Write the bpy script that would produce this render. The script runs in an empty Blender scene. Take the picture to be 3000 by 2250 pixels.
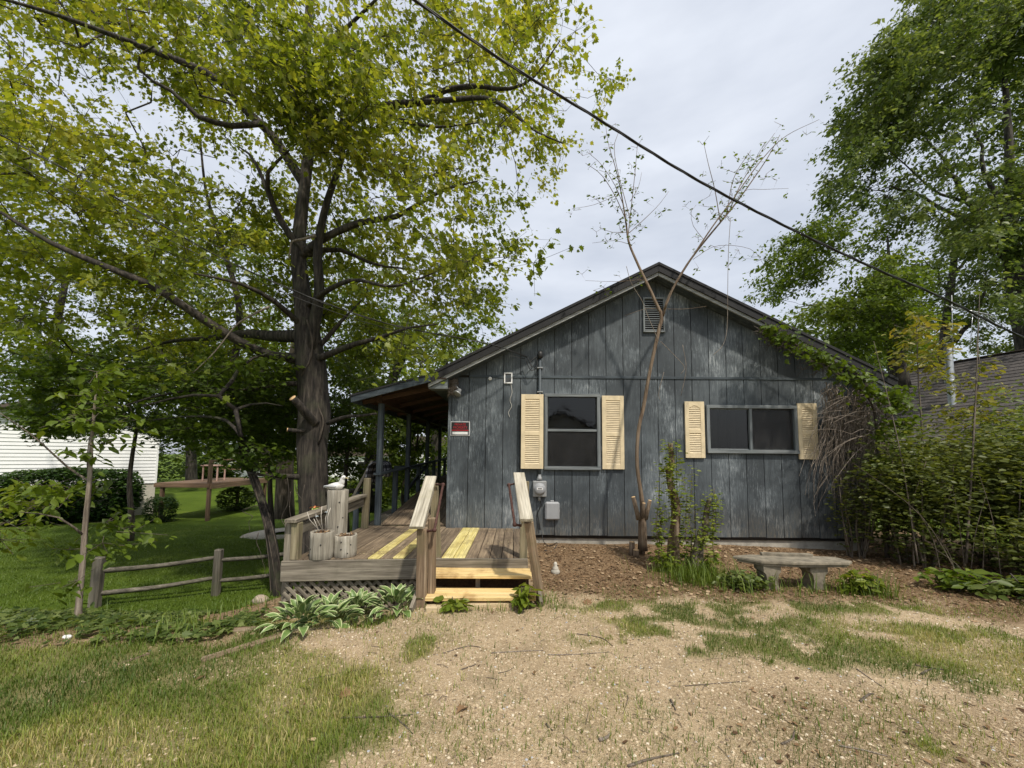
import bpy, bmesh, math
import numpy as np
from mathutils import Vector, Matrix

SC = bpy.context.scene
COL = SC.collection
rng = np.random.default_rng(11)

# ------------------------------------------------------------------ camera
F, PPX, PPY = 1150.0, 1500.0, 1248.0           # focal length and principal point, in photo pixels
TH, RO, YA = math.radians(4.3), 0.0095, 0.0087  # pitch up, roll, yaw
CAM = np.array([0.0, 0.0, 1.6])
_f0 = np.array([-math.sin(YA), math.cos(YA), 0.0]); _r0 = np.array([math.cos(YA), math.sin(YA), 0.0])
_up = np.array([0.0, 0.0, 1.0])
FW = _f0 * math.cos(TH) + _up * math.sin(TH)
_u0 = -_f0 * math.sin(TH) + _up * math.cos(TH)
RT = _r0 * math.cos(RO) + _u0 * math.sin(RO)
UP = -_r0 * math.sin(RO) + _u0 * math.cos(RO)
cd = bpy.data.cameras.new('camera'); cam = bpy.data.objects.new('camera', cd); COL.objects.link(cam)
cam.matrix_world = Matrix(((RT[0], UP[0], -FW[0], CAM[0]), (RT[1], UP[1], -FW[1], CAM[1]), (RT[2], UP[2], -FW[2], CAM[2]), (0, 0, 0, 1)))
cd.sensor_width = 36.0; cd.lens = 36.0 * F / 3000.0
cd.shift_y = (PPY - 1125.0) / 3000.0
cd.clip_start = 0.05; cd.clip_end = 2000.0
SC.camera = cam

# ------------------------------------------------------------------ sky, sun, exposure
SUN = Vector((0.45, -0.75, 1.35)).normalized()
w = bpy.data.worlds.new('World'); SC.world = w; w.use_nodes = True
nt = w.node_tree; nt.nodes.clear()
out = nt.nodes.new('ShaderNodeOutputWorld'); bg = nt.nodes.new('ShaderNodeBackground')
sky = nt.nodes.new('ShaderNodeTexSky'); sky.sky_type = 'NISHITA'; sky.sun_disc = False
sky.sun_elevation = math.asin(SUN.z); sky.sun_rotation = math.atan2(SUN.x, SUN.y)
sky.dust_density = 4.0; sky.air_density = 1.0; sky.ozone_density = 1.0
# a veil of thin high cloud over the whole dome, a little thicker in soft drifts
tc = nt.nodes.new('ShaderNodeTexCoord'); mp = nt.nodes.new('ShaderNodeMapping'); mp.inputs['Scale'].default_value = (1.2, 1.2, 4.0)
nz = nt.nodes.new('ShaderNodeTexNoise'); nz.inputs['Scale'].default_value = 1.6; nz.inputs['Detail'].default_value = 5.0; nz.inputs['Roughness'].default_value = 0.55
mr = nt.nodes.new('ShaderNodeMapRange'); mr.inputs['From Min'].default_value = 0.3; mr.inputs['From Max'].default_value = 0.75
mr.inputs['To Min'].default_value = 0.55; mr.inputs['To Max'].default_value = 0.97
mx = nt.nodes.new('ShaderNodeMixRGB'); mx.inputs['Color2'].default_value = (7.0, 7.4, 8.15, 1)
nt.links.new(tc.outputs['Generated'], mp.inputs['Vector']); nt.links.new(mp.outputs['Vector'], nz.inputs['Vector'])
nt.links.new(nz.outputs['Fac'], mr.inputs['Value']); nt.links.new(mr.outputs['Result'], mx.inputs['Fac'])
nt.links.new(sky.outputs['Color'], mx.inputs['Color1']); nt.links.new(mx.outputs['Color'], bg.inputs['Color'])
bg.inputs['Strength'].default_value = 0.1
nt.links.new(bg.outputs['Background'], out.inputs['Surface'])
sl = bpy.data.lights.new('sun', 'SUN'); sl.energy = 3.0; sl.angle = math.radians(2.5); sl.color = (1.0, 0.93, 0.82)
so = bpy.data.objects.new('sun', sl); COL.objects.link(so)
so.rotation_euler = (-SUN).to_track_quat('-Z', 'Y').to_euler(); so.location = (8, -10, 20)
vs = SC.view_settings; vs.view_transform = 'Standard'; vs.look = 'None'; vs.exposure = 0.34; vs.gamma = 1.0; vs.use_curve_mapping = False
SC.cycles.max_bounces = 8; SC.cycles.transparent_max_bounces = 8; SC.cycles.diffuse_bounces = 4

# ------------------------------------------------------------------ measuring helpers
def ray(u, v): return FW + RT * ((u - PPX) / F) - UP * ((v - PPY) / F)
def P(u, v, Y): d = ray(u, v); return CAM + d * (Y / d[1])
def G(u, v, z): d = ray(u, v); return CAM + d * ((z - CAM[2]) / d[2])
def V(p): return Vector([float(c) for c in p])
def sstep(a, b, x): t = np.clip((x - a) / (b - a), 0, 1); return t * t * (3 - 2 * t)

class Noise:                                     # cheap smooth value noise for shapes and scattering
    def __init__(s, seed): s.t = np.random.default_rng(seed).random((64, 64))
    def __call__(s, x, y):
        x = np.asarray(x, float); y = np.asarray(y, float)
        xi = np.floor(x).astype(int); yi = np.floor(y).astype(int); fx = x - xi; fy = y - yi
        fx = fx * fx * (3 - 2 * fx); fy = fy * fy * (3 - 2 * fy)
        g = lambda a, b: s.t[a & 63, b & 63]
        return (g(xi, yi) * (1 - fx) + g(xi + 1, yi) * fx) * (1 - fy) + (g(xi, yi + 1) * (1 - fx) + g(xi + 1, yi + 1) * fx) * fy
N1, N2, N3 = Noise(1), Noise(2), Noise(3)
def fbm(n, x, y): return (n(x, y) + .5 * n(x * 2.1 + 7, y * 2.1 + 3) + .25 * n(x * 4.3 + 1, y * 4.3 + 9)) / 1.75

def bank_s(x, y): return y - (3.55 + .05 * (x + 2.5))   # distance past the brow of the bank
def hgt(x, y):                                   # terrain: level yard, bank falling to the lawn on one side
    x = np.asarray(x, float); y = np.asarray(y, float)
    d = -.92 * sstep(0, 3.1, bank_s(x, y)) * sstep(-2.35, -3.7, x)
    d = d - .38 * sstep(7, 18, y) * sstep(-2, -6, x) + .5 * sstep(30, 80, y) * sstep(-2, -6, x)
    d = np.minimum(d, -.24 * sstep(-1.08, -1.45, x) * sstep(3.55, 4.5, y) * (1 - sstep(7, 8, y)))   # hollow under the deck edge
    bed = sstep(5.0, 6.9, y) * sstep(-1.3, .2, x) * (1 - sstep(4.0, 6.5, x)) * (1 - sstep(8, 10, y))
    near = (np.abs(x) < 12) & (y < 14) & (y > -4)
    bump = np.where(near, .035 * (fbm(N1, x * 1.1, y * 1.1) - .5) + .02 * (fbm(N2, x * 4, y * 4) - .5), 0)
    return d + .08 * bed + bump

# ------------------------------------------------------------------ materials
MATS = {}
def mat_base(name):
    m = bpy.data.materials.new(name); m.use_nodes = True; n = m.node_tree; b = n.nodes['Principled BSDF']; MATS[name] = m
    return m, n, b
def ramp(n, fac, stops):
    r = n.nodes.new('ShaderNodeValToRGB'); e = r.color_ramp.elements
    while len(e) < len(stops): e.new(0.5)
    for i, (p, c) in enumerate(stops): e[i].position = p; e[i].color = (*c, 1)
    n.links.new(fac, r.inputs['Fac']); return r.outputs['Color']
def noise(n, scale, detail=4, rough=.55, vec=None, stretch=None, coord='Object', off=False):
    t = n.nodes.new('ShaderNodeTexNoise'); t.inputs['Scale'].default_value = scale; t.inputs['Detail'].default_value = detail; t.inputs['Roughness'].default_value = rough
    if coord == 'World': src = n.nodes.new('ShaderNodeNewGeometry').outputs['Position']
    else: src = n.nodes.new('ShaderNodeTexCoord').outputs[coord]
    if off:
        oi = n.nodes.new('ShaderNodeObjectInfo'); ml = n.nodes.new('ShaderNodeMath'); ml.operation = 'MULTIPLY'; ml.inputs[1].default_value = 37.0
        n.links.new(oi.outputs['Random'], ml.inputs[0]); va = n.nodes.new('ShaderNodeVectorMath'); va.operation = 'ADD'
        n.links.new(src, va.inputs[0]); n.links.new(ml.outputs[0], va.inputs[1]); src = va.outputs[0]
    if stretch:
        m = n.nodes.new('ShaderNodeMapping'); m.inputs['Scale'].default_value = stretch; n.links.new(src, m.inputs['Vector']); src = m.outputs['Vector']
    n.links.new(src, t.inputs['Vector']); return t.outputs['Fac']
def mix(n, fac, a, b, mode='MIX'):
    x = n.nodes.new('ShaderNodeMixRGB'); x.blend_type = mode
    if isinstance(fac, (int, float)): x.inputs['Fac'].default_value = fac
    else: n.links.new(fac, x.inputs['Fac'])
    for k, c in (('Color1', a), ('Color2', b)):
        if isinstance(c, tuple): x.inputs[k].default_value = (*c, 1)
        else: n.links.new(c, x.inputs[k])
    return x.outputs['Color']
def mathn(n, op, a, b):
    x = n.nodes.new('ShaderNodeMath'); x.operation = op; x.use_clamp = op in ('MULTIPLY_ADD',)
    for i, c in enumerate((a, b)):
        if isinstance(c, (int, float)): x.inputs[i].default_value = c
        else: n.links.new(c, x.inputs[i])
    return x.outputs[0]
def rng_map(n, v, a, b, c=0., d=1.):
    x = n.nodes.new('ShaderNodeMapRange'); n.links.new(v, x.inputs['Value'])
    for k, q in zip(('From Min', 'From Max', 'To Min', 'To Max'), (a, b, c, d)): x.inputs[k].default_value = q
    return x.outputs['Result']
def bump(n, b, h, s=.4, dist=.01):
    x = n.nodes.new('ShaderNodeBump'); x.inputs['Strength'].default_value = s; x.inputs['Distance'].default_value = dist
    n.links.new(h, x.inputs['Height']); n.links.new(x.outputs['Normal'], b.inputs['Normal'])
def setc(n, b, c):
    if isinstance(c, tuple): b.inputs['Base Color'].default_value = (*c, 1)
    else: n.links.new(c, b.inputs['Base Color'])

def m_plain(name, c, rough=.6, metal=0., var=.15, scale=9.):
    m, n, b = mat_base(name); f = noise(n, scale, 5, .6, off=True)
    lo = tuple(x * (1 - var) for x in c); hi = tuple(min(1, x * (1 + var)) for x in c)
    setc(n, b, ramp(n, f, [(.3, lo), (.7, hi)])); b.inputs['Roughness'].default_value = rough; b.inputs['Metallic'].default_value = metal
    bump(n, b, f, .15, .004); return m
def m_wood(name, cols, rough=.8, streak=(1.2, 22, 22), fine=(3, 90, 90), dirt=None, dirt_amt=.5, spread=.5):
    """boards: grain runs along the board's own X"""
    m, n, b = mat_base(name)
    f1 = noise(n, 1.0, 6, .6, stretch=streak, off=True); f2 = noise(n, 1.0, 4, .6, stretch=fine, off=True)
    c = ramp(n, f1, [(.3, cols[0]), (.5, cols[1]), (.7, cols[2])])
    k = ramp(n, f2, [(.32, (.4, .4, .4)), (.58, (1.1, 1.1, 1.1))]); c = mix(n, .65, c, k, 'MULTIPLY')
    f3 = noise(n, 1.0, 5, .7, stretch=tuple(q * .55 if q > 10 else q * .7 for q in fine), off=True); c = mix(n, rng_map(n, f3, .62, .7, 0, .6), c, tuple(q * .45 for q in cols[0]))
    oi = n.nodes.new('ShaderNodeObjectInfo'); rv = rng_map(n, oi.outputs['Random'], 0, 1, 1 - spread * .5, 1 + spread * .35)
    c = mix(n, 1.0, c, mix(n, rv, (0, 0, 0), (1, 1, 1)), 'MULTIPLY') if spread < .01 else mix(n, 1.0, c, rv, 'MULTIPLY')
    if dirt:
        d = noise(n, 3.2, 6, .65, coord='World'); dm = rng_map(n, d, .5, .68, 0, dirt_amt); c = mix(n, dm, c, dirt)
    setc(n, b, c); b.inputs['Roughness'].default_value = rough; bump(n, b, mathn(n, 'ADD', f1, f2), .5, .004); return m
def m_leaf(name, stops, trans=.35, rough=.45):
    m, n, b = mat_base(name)
    a = n.nodes.new('ShaderNodeAttribute'); a.attribute_name = 'tint'
    c = ramp(n, a.outputs['Fac'], stops); setc(n, b, c); b.inputs['Roughness'].default_value = rough; b.inputs['Specular IOR Level'].default_value = .35
    t = n.nodes.new('ShaderNodeBsdfTranslucent'); n.links.new(mix(n, 1.0, c, (1.35, 1.3, .55), 'MULTIPLY'), t.inputs['Color'])
    s = n.nodes.new('ShaderNodeMixShader'); s.inputs['Fac'].default_value = trans
    n.links.new(b.outputs[0], s.inputs[1]); n.links.new(t.outputs[0], s.inputs[2]); n.links.new(s.outputs[0], n.nodes['Material Output'].inputs['Surface']); return m
def m_bark(name, a, b_, c, sc=1.0, moss=None):
    m, n, b = mat_base(name)
    f1 = noise(n, 1.0, 6, .65, stretch=(20 * sc, 20 * sc, 2.0 * sc), coord='World'); f2 = noise(n, 2.2, 5, .6, coord='World')
    col = ramp(n, f1, [(.38, a), (.52, b_), (.68, c)])
    col = mix(n, rng_map(n, f2, .4, .7, 0, .5), col, a)
    if moss: col = mix(n, rng_map(n, noise(n, 3, 5, .6, coord='World'), .52, .68, 0, .55), col, moss)
    setc(n, b, col); b.inputs['Roughness'].default_value = .9; bump(n, b, f1, 1.0, .03); return m

# ------------------------------------------------------------------ object helpers
WM = {}
def put(o, M=None, parent=None):
    M = M or Matrix.Identity(4); COL.objects.link(o); o.matrix_basis = M; WM[o.name] = M
    if parent is not None: o.parent = parent; o.matrix_parent_inverse = WM[parent.name].inverted()
    return o
def tag(o, label, cat, group=None, kind=None):
    if label: o['label'] = label
    if cat: o['category'] = cat
    if group: o['group'] = group
    if kind: o['kind'] = kind
    return o
def thing(name, loc, label, cat, group=None):
    return tag(put(bpy.data.objects.new(name, None), Matrix.Translation(V(loc))), label, cat, group)
def mesh_obj(name, verts, faces, mat, parent=None, M=None, smooth=False):
    me = bpy.data.meshes.new(name); me.from_pydata([tuple(map(float, v)) for v in verts], [], [tuple(f) for f in faces]); me.update()
    if mat: me.materials.append(mat)
    if smooth: me.polygons.foreach_set('use_smooth', [True] * len(me.polygons))
    return put(bpy.data.objects.new(name, me), M, parent)
def np_mesh(name, verts, tris, mat, parent=None, smooth=False, attrs=None):
    verts = np.ascontiguousarray(verts, np.float32); tris = np.ascontiguousarray(tris, np.int32)
    me = bpy.data.meshes.new(name); me.vertices.add(len(verts)); me.vertices.foreach_set('co', verts.ravel())
    me.loops.add(tris.size); me.loops.foreach_set('vertex_index', tris.ravel()); me.polygons.add(len(tris))
    me.polygons.foreach_set('loop_start', np.arange(0, tris.size, 3, dtype=np.int32))
    if smooth: me.polygons.foreach_set('use_smooth', np.ones(len(tris), bool))
    for k, a in (attrs or {}).items():
        at = me.attributes.new(k, 'FLOAT', 'POINT'); at.data.foreach_set('value', np.ascontiguousarray(a, np.float32))
    me.update(calc_edges=True); me.materials.append(mat)
    return put(bpy.data.objects.new(name, me), None, parent)
_bx = {}
def box_mesh(L, W, H, mat, ch=.003):
    k = (round(L, 4), round(W, 4), round(H, 4), mat.name, ch)
    if k in _bx: return _bx[k]
    bm = bmesh.new(); bmesh.ops.create_cube(bm, size=1.0); bmesh.ops.scale(bm, vec=(L, W, H), verts=bm.verts)
    if ch: bmesh.ops.bevel(bm, geom=bm.edges[:], offset=min(ch, .3 * min(L, W, H)), segments=1, affect='EDGES')
    me = bpy.data.meshes.new('board'); bm.to_mesh(me); bm.free(); me.materials.append(mat); _bx[k] = me; return me
def frame(p0, p1, up=(0, 0, 1)):
    p0, p1 = V(p0), V(p1); x = (p1 - p0).normalized(); u = V(up)
    if abs(x.dot(u.normalized())) > .98: u = Vector((0, 1, 0)) if abs(x.y) < .9 else Vector((1, 0, 0))
    y = u.cross(x).normalized(); z = x.cross(y); c = (p0 + p1) / 2
    return Matrix(((x.x, y.x, z.x, c.x), (x.y, y.y, z.y, c.y), (x.z, y.z, z.z, c.z), (0, 0, 0, 1)))
def beam(name, p0, p1, w, h, mat, parent=None, up=(0, 0, 1), ch=.003):
    """board from p0 to p1 (centre line): w across, h along up; grain along it"""
    L = (V(p1) - V(p0)).length
    return put(bpy.data.objects.new(name, box_mesh(L, w, h, mat, ch)), frame(p0, p1, up), parent)
def block(name, lo, hi, mat, parent=None, ch=.003, along=None):
    lo, hi = V(lo), V(hi); s = hi - lo; c = (lo + hi) / 2
    ax = along if along is not None else max(range(3), key=lambda i: s[i])
    d = Vector((0, 0, 0)); d[ax] = s[ax] / 2
    if ax == 0: return beam(name, c - d, c + d, s.y, s.z, mat, parent, (0, 0, 1), ch)
    if ax == 1: return beam(name, c - d, c + d, s.x, s.z, mat, parent, (0, 0, 1), ch)
    return beam(name, c - d, c + d, s.x, s.y, mat, parent, (0, 1, 0), ch)
def prism(name, poly, y0, y1, mat, parent=None):
    """polygon in x,z extruded from y0 to y1"""
    n = len(poly); v = [(x, y0, z) for x, z in poly] + [(x, y1, z) for x, z in poly]
    a = sum(poly[i][0] * poly[(i + 1) % n][1] - poly[(i + 1) % n][0] * poly[i][1] for i in range(n))
    if a < 0: v = [(x, y0, z) for x, z in poly[::-1]] + [(x, y1, z) for x, z in poly[::-1]]
    f = [tuple(range(n)), tuple(range(2 * n - 1, n - 1, -1))] + [(i, i + n, (i + 1) % n + n, (i + 1) % n) for i in range(n)]
    return mesh_obj(name, v, f, mat, parent)
def catmull(pts, k=6):
    p = [np.array(q, float) for q in pts]
    if len(p) < 3: return np.array([p[0] + (p[-1] - p[0]) * t for t in np.linspace(0, 1, k + 1)])
    p = [2 * p[0] - p[1]] + p + [2 * p[-1] - p[-2]]; o = []
    for i in range(1, len(p) - 2):
        for t in np.arange(k) / k:
            o.append(.5 * (2 * p[i] + (p[i + 1] - p[i - 1]) * t + (2 * p[i - 1] - 5 * p[i] + 4 * p[i + 1] - p[i + 2]) * t * t + (3 * p[i] - p[i - 1] - 3 * p[i + 1] + p[i + 2]) * t ** 3))
    o.append(p[-2]); return np.array(o)
def tube_geo(pts, rad, sides=8, cap=True, lump=0., seed=0):
    pts = np.asarray(pts, float); n = len(pts); rad = np.broadcast_to(np.asarray(rad, float), (n,))
    tan = np.gradient(pts, axis=0); tan /= np.linalg.norm(tan, axis=1)[:, None] + 1e-9
    ref = np.array([0, 0, 1.]) if abs(tan[0][2]) < .9 else np.array([1., 0, 0]); a = np.cross(tan[0], ref); a /= np.linalg.norm(a)
    vs_ = []; ang = np.arange(sides) / sides * 2 * math.pi; r_ = np.random.default_rng(seed)
    ph = r_.random(4) * 6.28
    for i in range(n):
        a = a - tan[i] * (a @ tan[i]); a /= np.linalg.norm(a) + 1e-9; b = np.cross(tan[i], a)
        rr = rad[i] * (1 + lump * (np.sin(ang * 3 + ph[0] + i * .25) * .5 + np.sin(ang * 5 + ph[1] - i * .4) * .35 + np.sin(ang * 2 + ph[2] + i * .13) * .5))
        vs_.append(pts[i] + np.cos(ang)[:, None] * rr[:, None] * a + np.sin(ang)[:, None] * rr[:, None] * b)
    v = np.concatenate(vs_); t = []
    for i in range(n - 1):
        for j in range(sides):
            q = (i * sides + j, i * sides + (j + 1) % sides, (i + 1) * sides + (j + 1) % sides, (i + 1) * sides + j)
            t += [(q[0], q[1], q[2]), (q[0], q[2], q[3])]
    if cap:
        k = len(v); v = np.vstack([v, pts[0], pts[-1]]); e = (n - 1) * sides
        for j in range(sides): t += [(k, (j + 1) % sides, j), (k + 1, e + j, e + (j + 1) % sides)]
    return v, np.array(t, int)
def join(geos):
    vs_, ts, o = [], [], 0
    for v, t in geos: vs_.append(v); ts.append(np.asarray(t) + o); o += len(v)
    return np.concatenate(vs_), np.concatenate(ts)
def tube(name, pts, rad, mat, parent=None, sides=8, **k):
    v, t = tube_geo(pts, rad, sides, **k); return np_mesh(name, v, t, mat, parent, smooth=True)
def lathe_geo(prof, c, sides=20, axis='z'):
    ang = np.arange(sides) / sides * 2 * math.pi; v = []
    for r, h in prof:
        x, y, z = r * np.cos(ang), r * np.sin(ang), np.full(sides, h)
        v.append(np.stack([x, y, z] if axis == 'z' else [x, -z, y], 1) + np.array(c))
    n = len(prof); t = []
    for i in range(n - 1):
        for j in range(sides):
            a, b_, c2, d = i * sides + j, i * sides + (j + 1) % sides, (i + 1) * sides + (j + 1) % sides, (i + 1) * sides + j
            t += [(a, b_, c2), (a, c2, d)]
    return np.concatenate(v), np.array(t)
def lathe(name, prof, c, mat, parent=None, sides=20, axis='z', smooth=True):
    v, t = lathe_geo(prof, c, sides, axis); return np_mesh(name, v, t, mat, parent, smooth)

# ------------------------------------------------------------------ leaves and branching
MAPLE = np.array([(.32, 0, 0), (0, 0, 0), (-.05, .22, .02), (.16, .26, .03), (.2, .52, .07), (.42, .3, .04), (.6, .36, .06), (.66, .16, .03), (1, 0, -.05), (.66, -.16, .03), (.6, -.36, .06), (.42, -.3, .04), (.2, -.52, .07), (.16, -.26, .03), (-.05, -.22, .02)], float)
MAPLE_T = np.array([(0, i, i + 1) for i in range(1, 14)] + [(0, 14, 1)])
OVAL = np.array([(0, 0, 0), (.3, .24, .05), (.7, .2, .04), (1, 0, -.06), (.7, -.2, .04), (.3, -.24, .05), (.5, 0, -.03)], float)
OVAL_T = np.array([(6, i, i + 1) for i in range(0, 5)] + [(6, 5, 0)])
RHOMB = np.array([(0, 0, 0), (.45, .3, .06), (1, 0, -.04), (.45, -.3, .06)], float); RHOMB_T = np.array([(0, 2, 1), (0, 3, 2)])
BLADE = np.array([(0, -.06, 0), (0, .06, 0), (1, 0, .1)], float)
def leaf_geo(pos, size, tmpl, tri, r, out_dir=None, droop=.35, tilt=.6):
    n = len(pos); a = r.random(n) * 6.283
    d = np.stack([np.cos(a), np.sin(a), np.zeros(n)], 1)
    if out_dir is not None: d = d * .7 + out_dir
    d[:, 2] -= droop * (.4 + r.random(n)); d /= np.linalg.norm(d, axis=1)[:, None] + 1e-9
    nn = r.normal(0, tilt, (n, 3)); nn[:, 2] = np.abs(nn[:, 2]) * .4 + 1.0
    nn -= d * (nn * d).sum(1)[:, None]; nn /= np.linalg.norm(nn, axis=1)[:, None] + 1e-9
    b = np.cross(nn, d); s = np.broadcast_to(np.asarray(size, float), (n,))[:, None, None]
    v = pos[:, None] + s * (tmpl[None, :, 0:1] * d[:, None] + tmpl[None, :, 1:2] * b[:, None] + tmpl[None, :, 2:3] * nn[:, None])
    k = len(tmpl); t = (np.arange(n) * k)[:, None, None] + tri[None]
    return v.reshape(-1, 3), t.reshape(-1, 3)
class Wood:
    """a branching skeleton: limbs given by hand, twigs grown to reach the leaf clumps"""
    def __init__(s, seed): s.p = []; s.par = []; s.r = []; s.r_ = np.random.default_rng(seed); s.main = []
    def limb(s, pts, step=.28, parent=None):
        c = catmull([q for q in pts], 5); ids = []
        L = np.concatenate([[0], np.cumsum(np.linalg.norm(np.diff(c[:, :3], axis=0), axis=1))]); m = max(2, int(L[-1] / step) + 1)
        c = np.stack([np.interp(np.linspace(0, L[-1], m), L, c[:, k]) for k in range(4)], 1)
        if parent is None and s.p: parent = int(np.argmin(np.linalg.norm(np.array(s.p) - c[0, :3], axis=1)))
        if parent is not None and len(s.main):
            j = np.append(s.p[parent], min(c[0, 3], s.r[parent])); c = np.vstack([j, c]) if np.linalg.norm(j[:3] - c[0, :3]) > .03 else c
        for q in c:
            s.p.append(q[:3].copy()); s.par.append(parent if parent is not None else -1); s.r.append(q[3]); parent = len(s.p) - 1; ids.append(parent)
        s.main.append(c); return ids
    def reach(s, targets, wob=.16, step=.4, up=.12):
        base = np.array(s.p); d = np.array([np.min(np.linalg.norm(base - t, axis=1)) for t in targets])
        A = np.zeros((len(s.p) + len(targets) * 14 + 50, 3)); A[:len(s.p)] = s.p; n = len(s.p); s.tips = []
        for i in np.argsort(d):
            t = targets[i]; k = int(np.argmin(((A[:n] - t) ** 2).sum(1))); q = A[k].copy(); L = np.linalg.norm(t - q)
            m = int(min(10, max(1, round(L / step)))); w_ = s.r_.normal(0, wob * min(L, 1.2) / math.sqrt(m), (m, 3)); par = k
            for j in range(1, m + 1):
                f = j / m; x = q + (t - q) * f + np.array([0, 0, up * L * math.sin(f * math.pi)]) + (w_[j - 1] if j < m else 0)
                A[n] = x; s.p.append(x); s.par.append(par); s.r.append(0.); par = n; n += 1
            s.tips.append(par)
    def radii(s, tip=.0035, ex=2.4, cap=.09):
        n = len(s.p); acc = np.zeros(n)
        for i in range(n - 1, -1, -1):
            if s.r[i] == 0: 
                if acc[i] == 0: acc[i] = tip ** ex
                r = min(acc[i] ** (1 / ex), cap); s.r[i] = -r
                if s.par[i] >= 0 and s.r[s.par[i]] <= 0: acc[s.par[i]] += acc[i]
        s.r = [abs(x) for x in s.r]
    def twig_geo(s, sides=5, min_r=0):
        P_ = np.array(s.p); par = np.array(s.par); R = np.array(s.r); k = np.where((par >= 0) & (R > min_r))[0]
        a, b = P_[par[k]], P_[k]; rb = R[k]; ra = np.minimum(R[par[k]], rb * 1.35); d = b - a; L = np.linalg.norm(d, axis=1); ok = L > 1e-5; a, b, ra, rb, d, L = a[ok], b[ok], ra[ok], rb[ok], d[ok], L[ok]
        d = d / L[:, None]; ref = np.where(np.abs(d[:, 2:3]) < .9, np.array([[0, 0, 1.]]), np.array([[1., 0, 0]])); x = np.cross(d, ref); x /= np.linalg.norm(x, axis=1)[:, None]; y = np.cross(d, x)
        ang = np.arange(sides) / sides * 6.2832; ring = np.cos(ang)[None, :, None] * x[:, None] + np.sin(ang)[None, :, None] * y[:, None]
        v = np.concatenate([a[:, None] + ring * ra[:, None, None], b[:, None] + ring * rb[:, None, None]], 1); n = len(a)
        t = [];
        for j in range(sides): q = (j, (j + 1) % sides, (j + 1) % sides + sides, j + sides); t += [(q[0], q[1], q[2]), (q[0], q[2], q[3])]
        return v.reshape(-1, 3), ((np.arange(n) * sides * 2)[:, None, None] + np.array(t)[None]).reshape(-1, 3)
def in_poly(pts, poly):
    x, y = pts[:, 0], pts[:, 1]; c = np.zeros(len(pts), bool); n = len(poly)
    for i in range(n):
        (x1, y1), (x2, y2) = poly[i], poly[(i + 1) % n]
        k = ((y1 > y) != (y2 > y)) & (x < (x2 - x1) * (y - y1) / (y2 - y1 + 1e-12) + x1); c ^= k
    return c
def crown_pts(n, poly, ymid, ysd, ylo, yhi, r, holes=(), clump=None, avoid=None, thr=.40):
    """points spread through the volume of a crown whose outline, seen from the road, is poly"""
    lo = np.min(poly, 0); hi = np.max(poly, 0); out_ = []
    while len(out_) < n:
        q = lo + r.random((n, 2)) * (hi - lo); q = q[in_poly(q, poly)]
        for h in holes: q = q[~in_poly(q, h)]
        for u, v in q:
            if len(out_) >= n: break
            Y = np.clip(r.normal(ymid, ysd), ylo, yhi)
            if avoid is not None:                    # leaf sprays hang behind the bare inner limbs
                dd = np.hypot(avoid[:, 0] - u, avoid[:, 1] - v); k = int(np.argmin(dd))
                if dd[k] < avoid[k, 3] and Y < avoid[k, 2] + .6: Y = avoid[k, 2] + .6 + r.random() * 1.6
            p = P(u, v, Y)
            if clump is not None and fbm(N3, p[0] * clump, p[2] * clump + p[1] * .7 * clump) < thr: continue
            if p[2] < hgt(p[0], p[1]) + .5: continue
            if p[1] > 5.6 and -3.2 < p[0] < 7.0 and p[2] < 5.1 - .5 * abs(p[0] - 2.47) + .15: continue   # keep clear of the house and porch
            out_.append(p)
    return np.array(out_)
def foliage(tips, r, per=5, spread=.42, leaves=9, leaf_spread=.13, flat=.55):
    """sub-tips round each clump and leaf points round each sub-tip"""
    sub = np.repeat(tips, per, 0) + r.normal(0, 1, (len(tips) * per, 3)) * spread * np.array([1, 1, flat])
    a = np.repeat(np.repeat(tips, per, 0), leaves, 0); lp = a + (np.repeat(sub, leaves, 0) - a) * (.3 + .85 * r.random((len(a), 1))) + r.normal(0, 1, (len(a), 3)) * leaf_spread * .62   # strung along the twigs
    return sub, lp
def spokes_geo(src, sub, per, r0=.005, r1=.0025):
    a = np.repeat(src, per, 0); s = Wood(0); n = len(a)
    s.p = list(a) + list(sub); s.par = [-1] * n + list(range(n)); s.r = [r0] * n + [r1] * n
    return s.twig_geo(3)

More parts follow.
